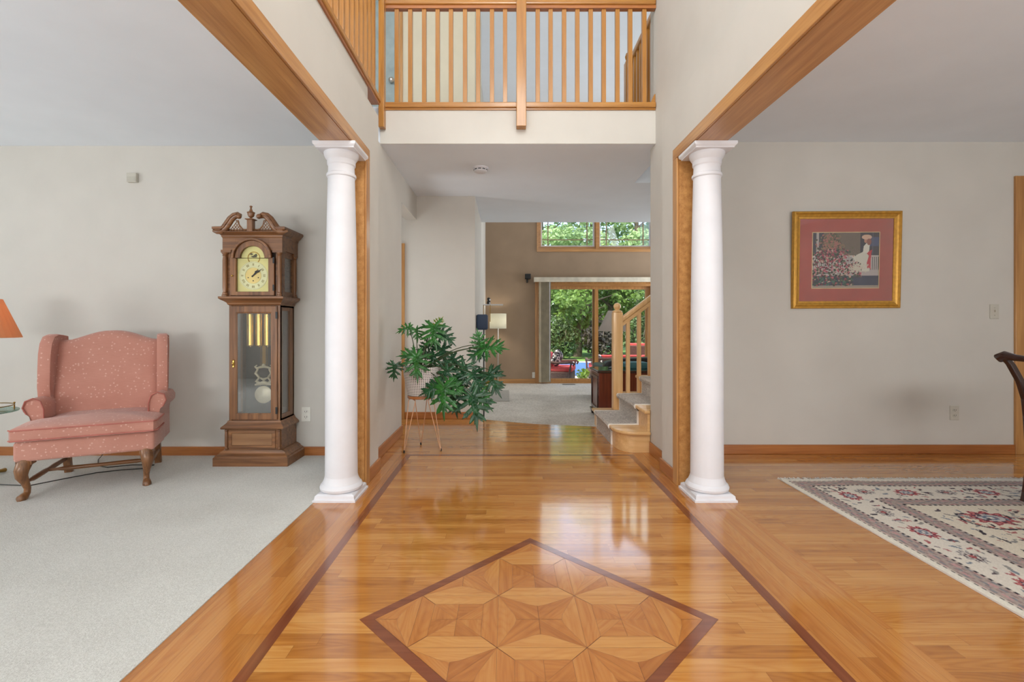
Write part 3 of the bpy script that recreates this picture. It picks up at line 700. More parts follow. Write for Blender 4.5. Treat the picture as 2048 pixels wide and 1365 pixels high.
for k in range(60):
    a = 2*PI*k/60; c, s = math.cos(a), math.sin(a)
    b.prism([(r*c-w_*s, ZC+r*s+w_*c) for r, w_ in ((.096,.0006),(.096,-.0006),(.101,-.0006),(.101,.0006))], 1, -.1008, -.1)
b.build('numerals', plain('numeral_bronze', (128, 112, 66), .5, .3), dl, smooth=0)
b = MB()
for x, z in ((-.037, 1.375), (.037, 1.375), (0, 1.352)):
    b.loft([[(x+.004*math.cos(q), y, z+.004*math.sin(q)) for q in [2*PI*i/10 for i in range(10)]] for y in (-.1012, -.0995)])
b.build('winding_hole', 'black', dl, smooth=0)
def hand(a, L, w_, y):
    c, s = math.cos(a), math.sin(a); b = MB()
    pts = [(-.012, .004), (L*.4, w_*.7), (L*.55, w_*1.8), (L*.7, w_*.6), (L, 0), (L*.7, -w_*.6), (L*.55, -w_*1.8), (L*.4, -w_*.7), (-.012, -.004)]
    b.prism([(u*c-v*s, ZC+u*s+v*c) for u, v in pts], 1, y-.001, y); return b
hand(math.radians(52), .062, .005, -.1025).build('hour_hand', 'black', dl, smooth=0)
hand(math.radians(37), .092, .0035, -.105).build('minute_hand', 'black', dl, smooth=0)
ringm(.004, 1.52, .040, .046, -.0995, -.097).build('moon_dial_ring', 'brassdark', dl)
b = MB()
for p in ([(-.03,1.545),(-.015,1.556),(0,1.548),(-.012,1.54)], [(.0,1.535),(.02,1.552),(.03,1.54),(.022,1.53)], [(-.02,1.53),(.01,1.54),(.03,1.525),(0,1.522)]):
    b.prism(p, 1, -.1, -.0975)
b.build('moon_dial_picture', plain('dial_enamel', (92, 84, 58), .5), dl, smooth=0)
lays([(.218,-.112,1.664),(.223,-.118,1.672),(.224,-.12,1.682),(.236,-.134,1.692),(.248,-.150,1.702),(.248,-.150,1.706)]).build('cornice', 'walnut_x', t, smooth=20)
b = MB(); b.box(-.2, .2, -.085, YB, 1.706, 1.732)
for s in (-1, 1): b.loft([[(s*.195,y,z),(s*w,y,z),(s*w,YB,z),(s*.195,YB,z)] for w,y,z in ((.246,-.148,1.704),(.256,-.160,1.714),(.262,-.168,1.720),(.262,-.168,1.735),(.25,-.155,1.740))])
b.build('cornice_return', 'walnut_x', t, smooth=20)
kx = .000632
def cp(u, v): return ((u-470)*kx, 1.03+(250-v/5.69)*.0035957)
for s in (-1, 1):
    b = MB()
    path = [(40, 345, 10), (85, 352, 22), (135, 345, 30), (178, 312, 33), (212, 262, 32), (245, 212, 31), (285, 176, 29), (325, 164, 26), (358, 178, 20)]
    b.tube([(-s*cp(u, v)[0], -.138, cp(u, v)[1]) for u, v, r in path], [r*kx for u, v, r in path], 14, 1.4)
    b.tube([(-s*cp(u, v)[0], -.158, cp(u, v)[1]+.004) for u, v, r in path[1:-1]], [r*kx*.42 for u, v, r in path[1:-1]], 10)
    b.ball((-s*cp(356, 188)[0], -.158, cp(356, 188)[1]), .018, 1, 14)
    b.build('swan_neck', 'walnut_x', t, smooth=50)
    b = MB(); TP = [(.02,1.722),(.045,1.719),(.065,1.724),(.085,1.745),(.093,1.785),(.11,1.785),(.14,1.745),(.165,1.712)]
    top = lambda x: float(np.interp(x, [q[0] for q in TP], [q[1] for q in TP]))
    for sl in (1.25, -1.25):
        for k in range(-6, 16):
            x0 = k*.0215; seg_ = [(x0+q*.004, 1.704+(q*.004*sl if sl > 0 else -q*.004*1.25+.125)) for q in range(26)]
            seg_ = [p_ for p_ in seg_ if .02 < p_[0] < .17 and 1.703 <= p_[1] <= top(p_[0])]
            if len(seg_) > 2: b.tube([(s*seg_[0][0], -.126, seg_[0][1]), (s*seg_[-1][0], -.126, seg_[-1][1])], .0026, 6)
    b.tube([(s*x, -.128, z+.002) for x, z in TP[:6]], .0042, 6)
    b.build('fretwork', 'walnut_x', t)
b = MB(); b.box(-.020, .020, -.150, -.11, 1.706, 1.790); b.box(-.03, .03, -.160, -.10, 1.790, 1.797)
b.build('finial_pedestal', 'walnut_z', t, smooth=0, bevel=.002)
MB().lathe([(.014,1.797),(.009,1.803),(.008,1.808),(.018,1.815),(.023,1.828),(.024,1.838),(.027,1.842),(.027,1.846),(.014,1.852),(.009,1.864),(.006,1.874),(.0065,1.882),(.010,1.886),(.009,1.892),(.001,1.895)], (0, -.13, 0), 20).build('finial', 'walnut_z', t)
# ================================================================== WING CHAIR
t = thing('wing_armchair', 'salmon pink dotted wing armchair with cabriole legs beside the glass lamp table', 'armchair', (-2.695, 3.14, 0), math.radians(26.5))
def soft(name, b, bev=.02, sub=0, seg=3): return b.build(name, 'pink', t, smooth=40, bevel=bev, seg=seg)
soft('seat_rail', MB().loft([[(-.335,-.30,z), (.335,-.30,z), (.345,-.05,z), (.30,.27,z), (-.30,.27,z), (-.345,-.05,z)] for z in (.225, .345)]), .018)
# T cushion with crown
def cush_poly(e=0): return [(-.335,-.325),(.335,-.325),(.350,-.30),(.352,-.105),(.268,-.092),(.262,.17),(-.262,.17),(-.268,-.092),(-.352,-.105),(-.350,-.30)]
b = MB(); P = cush_poly()
def ins(P, e): return [(x*(1-e*2.2), (y+.07)*(1-e*2.2)-.07) for x, y in P]
b.loft([[(x, y, z+.03*max(0, .3+y)) for x, y in ins(P, e)] for e, z in ((.03,.346),(.006,.354),(0,.362),(0,.410),(.006,.420),(.03,.428),(.1,.438),(.25,.447),(.4,.45))])
cu = b.build('seat_cushion', 'pink', t, smooth=50)
b = MB()
for z in (.356, .417):
    pts = [(x*1.004, (y+.07)*1.004-.07, z+.03*max(0, .3+y)) for x, y in (P[9], P[0], P[1], P[2], P[3])]
    b.tube(pts, .0045, 6)
b.build('piping', plain('piping_cloth', (186, 112, 100), .8), cu)
# back with hump
def backz(x): return .915 + .075*math.cos(min(1, abs(x)/.24)*PI/2)**1.4 + .012*(abs(x)/.3)
n = 16; front = []
b = MB(); rings = []
for k, (yy, e) in enumerate(((-.098,.06),(-.092,.03),(-.075,.008),(-.060,0),(.035,0),(.045,.02))):
    ring = []
    W = .295-e
    for i in range(n+1):
        x = -W+2*W*i/n; z = backz(x)-e; ring.append((x, yy+.175+(z-.42)*.17, z))
    for i in range(n+1):
        x = W-2*W*i/n*1; z = .30+e; ring.append((x, yy+.175+(z-.42)*.17, z))
    rings.append(ring)
b.loft(rings); b.build('backrest', 'pink', t, smooth=50)
# wings and arms
for s in (-1, 1):
    prof = [(-.055,.55),(-.07,.62),(-.065,.74),(-.055,.84),(-.03,.91),(.02,.955),(.09,.968),(.18,.962),(.29,.955),(.30,.88),(.24,.50),(.12,.50),(0,.52)]
    b = MB(); cyy = .12; czz = .72
    def W_(y, z, off): return (s*(.258+off+max(0, .2-y)*.10), .100+y*.64, z)
    rings = []
    for off, e in ((.008,.06),(0,.02),(.010,0),(.052,0),(.062,.02),(.056,.06)):
        rings.append([W_(cyy+(y-cyy)*(1-e), czz+(z-czz)*(1-e), off) for y, z in prof])
    b.loft(rings); b.build('wing', 'pink', t, smooth=50)
    b = MB()
    # arm: panel plus outward roll
    q = [(.265,.23),(.265,.50),(.270,.535),(.285,.560),(.315,.572),(.348,.560),(.364,.53),(.362,.495),(.345,.472),(.332,.46),(.326,.43),(.328,.23)]
    b.loft([[(s*(.33+(x-.33)*(1-e)), y, .45+(z-.45)*(1-e)+ (y+.06)*(-.03)) for x, z in q] for y, e in ((-.085,.12),(-.095,.05),(-.088,0),(.12,0),(.26,.03))])
    b.build('arm', 'pink', t, smooth=40)
    b = MB(); b.tube([(s*x, -.094, z) for x, z in ((.265,.26),(.265,.50),(.280,.552),(.315,.572),(.352,.555),(.364,.515),(.345,.474))], .0042, 6)
    b.build('arm_piping', plain('arm_piping_cloth', (176, 104, 92), .8), t)
# outside back panel and legs
for s in (-1, 1):
    b = MB()
    path = [(s*.285,-.262,.235),(s*.292,-.275,.21),(s*.298,-.292,.175),(s*.298,-.290,.14),(s*.290,-.268,.10),(s*.285,-.252,.06),(s*.286,-.255,.035),(s*.292,-.275,.020),(s*.298,-.30,.012),(s*.300,-.318,.010)]
    b.tube(path, [.035,.036,.034,.028,.020,.016,.017,.022,.024,.010], 14)
    b.box(*sorted((s*.255, s*.325)), -.29, -.22, .205, .232)
    b.build('leg', 'walnut_z', t, smooth=50)
    b = MB(); b.loft([[(s*.255+dx, y+dy, z) for dx, dy in ((-.02,-.02),(.02,-.02),(.02,.02),(-.02,.02))] for y, z in ((.235,.24),(.245,.15),(.262,.07),(.285,0))])
    b.build('leg', 'walnut_z', t, smooth=0, bevel=.003)
    b = MB(); b.tube([(s*.286,-.255,.10),(s*.284,-.22,.10),(s*.28,-.19,.10),(s*.275,-.05,.102),(s*.272,0,.103),(s*.268,.08,.104),(s*.262,.20,.106),(s*.258,.25,.108)], [.010,.010,.015,.016,.012,.016,.014,.010], 10)
    b.build('side_stretcher', 'walnut_y', t, smooth=50)
b = MB(); b.tube([(-.276,-.02,.102),(-.22,-.02,.102),(-.19,-.02,.102),(0,-.02,.102),(.19,-.02,.102),(.22,-.02,.102),(.276,-.02,.102)], [.010,.009,.014,.012,.014,.009,.010], 10)
b.build('cross_stretcher', 'walnut_x', t, smooth=50)
# ================================================================== LAMP TABLE (left edge)
t = thing('lamp_table', 'floor lamp with pleated orange shade and round glass tray at the left edge', 'lamp', (-3.45, 3.07, 0))
b = MB(); n = 64; rr = lambda r, i: r*(1+.012*(i % 2))
b.loft([[(rr(r, i)*math.cos(2*PI*i/n), rr(r, i)*math.sin(2*PI*i/n), z) for i in range(n)] for r, z in ((.205,.945),(.112,1.2))], cap=False)
sh = b.build('lamp_shade', 'shade_orange', t, smooth=0); md = sh.modifiers.new('s', 'SOLIDIFY'); md.thickness = .002
MB().tube([(0,0,.02),(0,0,1.22)], .011, 14).build('pole', 'brassdark', t)
MB().lathe([(.19,.452),(.192,.455),(.192,.460),(.19,.463)], seg=56).build('glass_tray', 'tableglass', t)
b = MB(); b.tube([(.165*math.cos(a), .165*math.sin(a), .492) for a in [2*PI*i/40 for i in range(41)]], .0032, 6)
for k in range(4):
    a = PI/4+k*PI/2; b.tube([(.165*math.cos(a), .165*math.sin(a), .463), (.165*math.cos(a), .165*math.sin(a), .497)], .004, 6); b.ball((.165*math.cos(a), .165*math.sin(a), .502), .006)
b.build('gallery_rail', 'brassdark', t)
for k in range(3):
    a = -.35+k*2*PI/3; c, s = math.cos(a), math.sin(a)
    MB().tube([(0,0,.14),(.05*c,.05*s,.12),(.10*c,.10*s,.05),(.16*c,.16*s,.025),(.20*c,.20*s,.020)], [.016,.014,.013,.012,.015], 8).build('foot', 'brassdark', t, smooth=60)
l = bpy.data.lights.new('lamp_bulb', 'POINT'); l.energy = 2.2; l.color = (1, .80, .6); l.shadow_soft_size = .04
o = bpy.data.objects.new('lamp_bulb', l); C.objects.link(o); o.parent = t; o.location = (0, 0, 1.06)
tag(MB().tube([(-3.30,3.0,.012),(-3.02,2.98,.010),(-2.92,3.12,.010),(-2.82,3.24,.010),(-2.7,3.3,.010),(-2.55,3.34,.010),(-2.56,3.42,.010),(-2.72,3.42,.010),(-2.85,3.36,.010),(-2.95,3.40,.010),(-3.08,3.55,.010),(-3.13,3.66,.03),(-3.14,3.684,.28)], .0032, 6).build('power_cord', 'black'), 'thin dark power cord on the carpet behind the pink armchair', 'cord')
# ================================================================== PLANT
def plantstand():
    t = thing('plant_stand', 'rose gold wire plant stand with three hairpin legs and wooden top', 'plant stand', (-.70, 3.88, 0))
    MB().lathe([(.108,.428),(.112,.432),(.112,.446),(.108,.45)], seg=40).build('top', 'base_x', t)
    for wx, wy in ((-.818, 3.77), (-.53, 3.83), (-.73, 4.03)):
        d = Vector((wx+.70, wy-3.88, 0)); u = d.normalized(); p = Vector((-u.y, u.x, 0))
        f = Vector((d.x, d.y, .006))
        a0 = u*.09+p*.05; a1 = u*.09-p*.05
        pts = [Vector((a0.x, a0.y, .34))]
        b = MB(); b.tube([f, (a0.x, a0.y, .40), (a0.x*.95, a0.y*.95, .418), ((a0.x+a1.x)/2, (a0.y+a1.y)/2, .430), (a1.x*.95, a1.y*.95, .418), (a1.x, a1.y, .40), f+p*-.004], .0035, 8)
        lg = b.build('leg', 'copper', t, smooth=60)
        MB().lathe([(.006,0),(.007,.004),(.007,.02),(.005,.022)], (f.x, f.y, 0), 12).build('foot_cap', 'black', lg)
plantstand()
t = thing('potted_philodendron', 'large split leaf philodendron in a white dashed pot on the wire stand', 'plant', (-.70, 3.88, .45))
pot = MB().lathe([(.104,0),(.110,.004),(.128,.09),(.142,.17),(.150,.235),(.146,.237),(.138,.20),(.001,.195)], seg=56).build('pot', 'pot', t, smooth=40)
MB().lathe([(.139,.196),(.1,.205),(.001,.21)], seg=32).build('soil', 'soil', t)
def leafmesh(L, seed, droop=.35):
    rnd = random.Random(seed); bm = bmesh.new()
    def bend(x, y, z=0): return (x, y, z-droop*L*((x/L)**2*.5+(abs(y)/L)**2*.6))
    lobes = []
    def lobe(ox, oy, ang, ln, wd, n=7):
        prev = None; c, s = math.cos(ang), math.sin(ang); cv = rnd.uniform(-.18, .18)
        for i in range(n+1):
            f = i/n; r = ln*f; w = wd*(.62+.75*f-1.37*f**2.6)*.5 if f < 1 else .0006
            w *= 1+.12*math.sin(i*2.1+seed)
            a = cv*f; cc, ss = math.cos(ang+a), math.sin(ang+a)
            px_, py_ = ox+r*cc, oy+r*ss
            P = [bend(px_-ss*w, py_+cc*w, 0.006*L), bend(px_, py_, -.012*L), bend(px_+ss*w, py_-cc*w, 0.006*L)]
            V = [bm.verts.new(p) for p in P]
            if prev:
                for k in range(2): bm.faces.new((prev[k], prev[k+1], V[k+1], V[k]))
            prev = V
        # a notch lobule on long lobes
        if ln > .45*L and wd > .05*L:
            for sg in (-1, 1):
                lobe(ox+ln*.55*c, oy+ln*.55*s, ang+sg*.55, ln*.27, wd*.5, 4)
    lobe(0, 0, 0, L, .17*L, 9)
    for k, (s_, a_, l_) in enumerate(((.0,2.45,.50),(.0,1.80,.64),(.08,1.28,.68),(.27,1.0,.56),(.47,.80,.42))):
        for sg in (-1, 1):
            lobe(s_*L, 0, sg*(a_+rnd.uniform(-.1, .1)), l_*L*rnd.uniform(.86, 1.08), .165*L)
    # web around the petiole
    ring = [bm.verts.new(bend(.10*L+.17*L*math.cos(2*PI*i/14), .15*L*math.sin(2*PI*i/14), .002*L)) for i in range(14)]
    c0 = bm.verts.new(bend(.08*L, 0, -.01*L))
    for i in range(14): bm.faces.new((c0, ring[i], ring[(i+1) % 14]))
    ring = [bm.verts.new(bend(.34*L+.22*L*math.cos(2*PI*i/12), .09*L*math.sin(2*PI*i/12), .001*L)) for i in range(12)]
    c0 = bm.verts.new(bend(.34*L, 0, -.01*L))
    for i in range(12): bm.faces.new((c0, ring[i], ring[(i+1) % 12]))
    me = bpy.data.meshes.new('leaf'); bm.to_mesh(me); bm.free(); me.shade_smooth(); return me
leaves = [  # px, py, depth, image angle of the tip, tilt toward camera, length, material, droop
 (818, 656, 3.86, 190, .3, .105, 'leaf', .5), (832, 660, 3.93, 290, .2, .10, 'leaf', .5),
 (868, 655, 3.90, 270, .45, .20, 'leaf', .3), (882, 668, 3.98, 330, .2, .15, 'leafdark', .4), (874, 650, 4.02, 60, .1, .08, 'leaflight', .3),
 (833, 716, 3.72, 275, .35, .185, 'leaf', .45), (834, 712, 3.80, 170, .3, .15, 'leaf', .4),
 (968, 697, 3.88, 5, .35, .20, 'leaf', .25), (962, 697, 3.90, 225, .2, .15, 'leafdark', .4), (960, 690, 3.90, 100, .1, .13, 'leaf', .2),
 (888, 775, 3.68, 268, .35, .235, 'leaf', .35), (880, 772, 3.72, 200, .3, .17, 'leafdark', .4), (896, 768, 3.74, 340, .3, .16, 'leaf', .4),
 (945, 795, 3.74, 285, .3, .245, 'leafdark', .35), (952, 792, 3.78, 330, .3, .17, 'leaf', .4),
 (930, 736, 3.86, 250, .35, .19, 'leafdark', .5), (945, 748, 3.84, 300, .4, .19, 'leafdark', .5),
 (978, 750, 3.92, 300, .3, .20, 'leafdark', .4), (984, 742, 3.98, 350, .3, .11, 'leafdark', .5),
 (790, 732, 3.78, 262, .15, .12, 'leafdark', .6),
 (884, 700, 3.96, 290, .35, .17, 'leafdark', .5), (868, 712, 3.9, 250, .4, .16, 'leafdark', .5),
 (894, 742, 3.82, 245, .35, .17, 'leafdark', .4), (908, 790, 3.86, 275, .3, .18, 'leafdark', .5), (966, 768, 3.94, 310, .3, .09, 'leaflight', .3),
 (905, 720, 3.95, 330, .3, .15, 'leafdark', .5), (858, 690, 3.95, 215, .3, .13, 'leafdark', .4), (915, 760, 3.9, 300, .3, .16, 'leafdark', .4)]
O = Vector(t.location)
for k, (x, y, Y, ang, fw, L, m, dr) in enumerate(leaves):
    p = px(x, y, Y); a = math.radians(ang)
    tip = Vector((math.cos(a)*math.cos(fw), -math.sin(fw), math.sin(a)*math.cos(fw))).normalized()
    nn = Vector((.25*math.sin(k*1.7), -.80, .60)); nn = (nn-tip*nn.dot(tip)).normalized(); side = nn.cross(tip)
    L *= 1.1; me = leafmesh(L, k, dr); me.materials.append(M[m])
    lo = bpy.data.objects.new('leaf', me); C.objects.link(lo); lo.parent = t
    Rm = Matrix((tip, side, nn)).transposed().to_4x4()
    lo.matrix_local = Matrix.Translation(p-O) @ Rm
    md = lo.modifiers.new('s', 'SOLIDIFY'); md.thickness = .0012
    s0 = Vector((random.uniform(-.04, .04), random.uniform(-.04, .04), .20)); e = p-O
    mid = s0.lerp(e, .5)+Vector((0, 0, .06+.12*max(0, (s0-e).length-.1)))
    pts = [((1-q)**2)*s0+2*q*(1-q)*mid+q*q*e for q in [i/10 for i in range(11)]]
    MB().tube(pts, [.0042]*5+[.0036]*4+[.003]*2, 6).build('petiole', 'stem', t, smooth=60)
# ================================================================== PICTURE
def gridmesh(name, nx, ny, fn, place, mat, parent=None):
    u, v = np.meshgrid((np.arange(nx+1))/nx, (np.arange(ny+1))/ny)
    col = fn(u.ravel(), v.ravel()); co = place(u.ravel(), v.ravel())
    i = np.arange(nx*ny); r = i//nx; c = i % nx; a = r*(nx+1)+c
    f = np.stack([a, a+1, a+nx+2, a+nx+1], 1)
    me = bpy.data.meshes.new(name); me.vertices.add(len(co)); me.vertices.foreach_set('co', co.astype(np.float32).ravel())
    me.loops.add(f.size); me.loops.foreach_set('vertex_index', f.astype(np.int32).ravel())
    me.polygons.add(len(f)); me.polygons.foreach_set('loop_start', (np.arange(len(f))*4).astype(np.int32)); me.update(calc_edges=True)
    at = me.attributes.new('col', 'FLOAT_COLOR', 'POINT'); L = np.where(col <= .04045, col/12.92, ((col+.055)/1.055)**2.4)
    at.data.foreach_set('color', np.concatenate([L, np.ones((len(L), 1))], 1).astype(np.float32).ravel())
    me.materials.append(M[mat]); o = bpy.data.objects.new(name, me); C.objects.link(o)
    if parent: o.parent = parent
    return o
def paint_print(u, v):
    rs = np.random.RandomState(3); n = len(u); c = np.zeros((n, 3))
    def s(mask, rgb): c[mask] = np.array(rgb)/255.
    s(u >= 0, (118, 104, 92)); c += (rs.rand(n, 1)-.5)*.06
    s(u < .17, (62, 64, 78)); s((u > .06) & (u < .10), (188, 176, 170)); s((u > .72), (44, 46, 62)); s((u > .86) & (v > .75) & (v < .92), (64, 78, 120)); s((u > .90) & (u < .91) & (v > .6), (100, 100, 120))
    s((v < .58) & (v > .30), (150, 142, 140)); s((v < .59) & (v > .56), (214, 204, 198))
    bal = (v < .56) & (v > .32) & (np.mod(u*34, 1) < .5); s(bal, (218, 210, 204)); s((v < .56) & (v > .32) & (u > .86) & ~bal, (36, 36, 48))
    s((v < .33) & (v > .22), (196, 184, 180)); s((v < .22), (58, 70, 100)); s((v < .22) & (np.mod(v*50, 1) < .35), (38, 44, 66)); s(v < .05, (170, 156, 140))
    # pale skirt and figure
    def poly(pts):
        m = np.zeros(n, bool); j = len(pts)-1
        for i in range(len(pts)):
            xi, yi = pts[i]; xj, yj = pts[j]
            cnd = ((yi > v) != (yj > v)) & (u < (xj-xi)*(v-yi)/(yj-yi+1e-9)+xi); m ^= cnd; j = i
        return m
    s(poly([(.60,.56),(.78,.66),(.84,.60),(.86,.30),(.62,.30),(.64,.50)]), (226, 222, 206))
    s(poly([(.76,.64),(.77,.75),(.82,.82),(.86,.78),(.85,.62)]), (236, 232, 216))
    s(((u-.80)/.025)**2+((v-.85)/.04)**2 < 1, (196, 140, 116)); s(((u-.815)/.075)**2+((v-.915)/.045)**2 < 1, (226, 186, 160)); s(((u-.85)/.035)**2+((v-.83)/.06)**2 < 1, (150, 92, 80))
    s(poly([(.82,.62),(.85,.66),(.90,.69),(.885,.61),(.88,.40),(.885,.33),(.86,.36),(.83,.35),(.82,.45),(.85,.58)]), (206, 50, 66))
    # rose bush: many dabs
    cols = [(36, 48, 40), (62, 70, 52), (168, 62, 84), (196, 96, 112), (120, 40, 62), (206, 168, 150), (92, 104, 76), (30, 34, 34)]
    for k in range(1500):
        t_ = rs.rand()
        x = .28+rs.randn()*(.05+.17*t_); y = .98-.93*t_
        if t_ > .55: x = rs.uniform(0, .72*(1.25-.5*abs(t_-.7))); 
        if t_ > .85: x = rs.uniform(0, .62)
        if x < 0 or x > .74: continue
        q = cols[rs.randint(8)]
        if t_ < .3: q = [(140, 118, 92), (100, 100, 70), (176, 112, 104), (70, 66, 50)][rs.randint(4)]
        if t_ > .85 and rs.rand() < .5: q = [(60, 110, 96), (40, 70, 66), (30, 40, 48)][rs.randint(3)]
        s(((u-x)/rs.uniform(.006, .02))**2+((v-y)/rs.uniform(.008, .022))**2 < 1, q)
    for k in range(160):
        x = rs.normal(.68, .06); y = rs.normal(.36, .05); s(((u-x)/.008)**2+((v-y)/.01)**2 < 1, (220, 210, 190))
    return np.clip(c, 0, 1)
t = thing('framed_picture', 'gilt framed print with red mat hanging on the dining room wall', 'picture', (2.70, 3.748, 1.545))
t.rotation_euler = (math.radians(2.0), math.radians(-.35), 0)
w, h = .430, .384
def rect(a, b): return [(-a, -b), (a, -b), (a, b), (-a, b)]
b = MB(); b.loft([[(x, y, z) for x, z in r] for r, y in ((rect(w, h), -.008), (rect(w, h), -.028), (rect(w-.006, h-.006), -.036), (rect(w-.016, h-.016), -.037), (rect(w-.022, h-.022), -.030), (rect(w-.028, h-.028), -.033), (rect(w-.040, h-.040), -.028), (rect(w-.044, h-.044), -.024), (rect(w-.058, h-.058), -.022), (rect(w-.060, h-.060), -.012))], cap=False)
b.build('frame', plain('gilt_frame', (196, 146, 60), .38, .45, vary=.07, nscale=40), t, smooth=0)
iw, ih = w-.058, h-.058; aw0, aw1, az0, az1 = -.268, .262, -.222, .218
b = MB(); b.ring(rect(iw, ih), [(aw0, az0), (aw1, az0), (aw1, az1), (aw0, az1)], 1, -.016, -.012)
b.build('mat_board', plain('red_mat_board', (184, 84, 72), .8, vary=.04), t, smooth=0)
b = MB(); b.ring([(aw0-.004, az0-.004), (aw1+.004, az0-.004), (aw1+.004, az1+.004), (aw0-.004, az1+.004)], [(aw0+.002, az0+.002), (aw1-.002, az0+.002), (aw1-.002, az1-.002), (aw0+.002, az1-.002)], 1, -.0175, -.0155)
b.build('mat_bevel', plain('cream_fillet', (226, 196, 146), .5), t, smooth=0)
gridmesh('print', 240, 200, paint_print, lambda u, v: np.stack([aw0+(aw1-aw0)*u, np.full_like(u, -.0135), az0+(az1-az0)*v], 1), 'print', t)
boxes('backing', 'clockin', [(-w+.02, w-.02, -.0115, -.007, -h+.02, h-.02)], parent=t)
boxes('picture_glass', 'picglass', [(-iw, iw, -.0195, -.0185, -ih, ih)], parent=t)
# ================================================================== RUG
RX0, RX1, RY0, RY1 = 1.812, 4.15, .30, 3.105
def paint_rug(u, v):
    x = u*(RX1-RX0); y = (1-v)*(RY1-RY0); n = len(x); rs = np.random.RandomState(8)
    d = np.minimum(np.minimum(x, RX1-RX0-x), np.minimum(y, RY1-RY0-y))
    along = np.where(x < y, y, x)
    c = np.tile(np.array([222, 214, 200])/255., (n, 1))
    def s(m, rgb, a=1.0): c[m] = c[m]*(1-a)+np.array(rgb)/255.*a
    def band(d0, d1):
        m = (d > d0) & (d < d1); s(m, (172, 156, 146))
        s(m & (np.sin(along*95)*np.sin(d*210) > .25), (154, 132, 128)); s(m & (np.sin(along*60+2)*np.cos(d*160) > .55), (134, 134, 136)); s(m & (np.sin(along*41)*np.cos(d*120+1) > .6), (190, 150, 146))
        for e in (d0+.006, d1-.006): s((abs(d-e) < .006), (206, 194, 180)); s((abs(d-e) < .0055) & (np.mod(along, .032) < .018), (52, 46, 54))
    s(d < .03, (228, 222, 208))
    def ell(cx, cy, a, b, ang):
        ca, sa = math.cos(ang), math.sin(ang); X = (x-cx)*ca+(y-cy)*sa; Y = -(x-cx)*sa+(y-cy)*ca; return (X/a)**2+(Y/b)**2
    def flower(cx, cy, R, ang, kind):
        sel = (abs(x-cx) < R*1.6) & (abs(y-cy) < R*1.6)
        idx = np.nonzero(sel)[0]; X = x[idx]-cx; Y = y[idx]-cy; ca, sa = math.cos(ang), math.sin(ang)
        U = X*ca+Y*sa; V = (-X*sa+Y*ca)*1.35; r = np.hypot(U, V)/R; th = np.arctan2(V, U)
        pet = 1+.16*np.cos(th*10)
        def q(m, rgb): c[idx[m]] = np.array(rgb)/255.
        if kind == 0:
            q(r < pet, (160, 70, 78)); q((r < .86*pet) & (np.cos(th*20) > 0), (206, 132, 126)); q(r < .66*pet, (74, 60, 78)); q(r < .56, (196, 188, 184)); q(r < .34, (112, 124, 142)); q(r < .16, (226, 218, 204))
        else:
            q(r < pet, (146, 140, 138)); q((r < .8*pet), (206, 196, 186)); q((r < .78) & (np.mod(r*9, 1) < .45), (70, 56, 64)); q(r < .3, (170, 92, 92))
    band(.030, .135)
    pts = []
    Wd, Hd = RX1-RX0, RY1-RY0
    mid = .243
    k = 0; a = .30
    while a < Hd-.1: pts.append((mid, a, PI/2, k)); a += .245; k += 1
    k = 1; a = .545-.245+.02
    while a < Wd-.1: pts.append((a+.06, mid, 0, k)); a += .245; k += 1
    for (cx, cy, an, k) in pts: flower(cx, cy, .066 if k % 2 == 0 else .054, an+.2*math.sin(k*2), k % 2)
    inb = (d > .14) & (d < .345)
    cc = [(92, 80, 84), (126, 136, 146), (176, 104, 104), (60, 52, 60), (150, 146, 140)]
    for q in range(420):
        w_ = rs.rand() < .5; a = rs.uniform(.15, Hd if w_ else Wd); off = rs.uniform(.16, .33)
        cx, cy = (off, a) if w_ else (a, off)
        if min((cx-p[0])**2+(cy-p[1])**2 for p in pts) < .075**2: continue
        an = rs.uniform(0, PI); L = rs.uniform(.010, .026)
        m = inb & (abs(x-cx) < .05) & (abs(y-cy) < .05)
        i = np.nonzero(m)[0]; ca, sa = math.cos(an), math.sin(an); X = (x[i]-cx)*ca+(y[i]-cy)*sa; Y = -(x[i]-cx)*sa+(y[i]-cy)*ca
        c[i[(X/L)**2+((Y-9*X*X)/(L*.36))**2 < 1]] = np.array(cc[rs.randint(5)])/255.
    band(.350, .455)
    s((d >= .455), (224, 214, 194))
    big = [(.75, .62), (1.25, .70), (1.0, 1.05), (.66, 1.15), (1.5, 1.2), (1.1, 1.6), (.7, 1.75), (1.6, 1.8), (1.3, 2.2), (.8, 2.25), (1.8, .7), (1.9, 1.5)]
    for k, (cx, cy) in enumerate(big):
        flower(cx, cy, .075 if k % 3 else .11, k*1.3, k % 2)
        i = np.nonzero((abs(x-cx) < .25) & (abs(y-cy) < .25) & (d > .46))[0]
        r = np.hypot(x[i]-cx, y[i]-cy); th = np.arctan2(y[i]-cy, x[i]-cx)
        rr = .16+.02*np.sin(th*3+k); sc = (np.mod(th+k, 2*PI) < 3.6)
        c[i[(abs(r-rr) < .007) & sc]] = np.array([58, 58, 66])/255.
        c[i[(abs(r-rr+.016) < .009) & sc & (np.sin(th*22) > 0)]] = np.array([196, 120, 108])/255.
    for q in range(900):
        cx, cy = rs.uniform(.5, Wd-.5), rs.uniform(.5, Hd-.5); an = rs.uniform(0, PI); L = rs.uniform(.010, .032)
        i = np.nonzero((abs(x-cx) < .05) & (abs(y-cy) < .05) & (d > .465))[0]; ca, sa = math.cos(an), math.sin(an); X = (x[i]-cx)*ca+(y[i]-cy)*sa; Y = -(x[i]-cx)*sa+(y[i]-cy)*ca
        c[i[(X/L)**2+((Y-12*X*X)/(L*.3))**2 < 1]] = np.array(cc[rs.randint(5)])/255.
    c += (rs.rand(n, 1)-.5)*.05
    return np.clip(c, 0, 1)
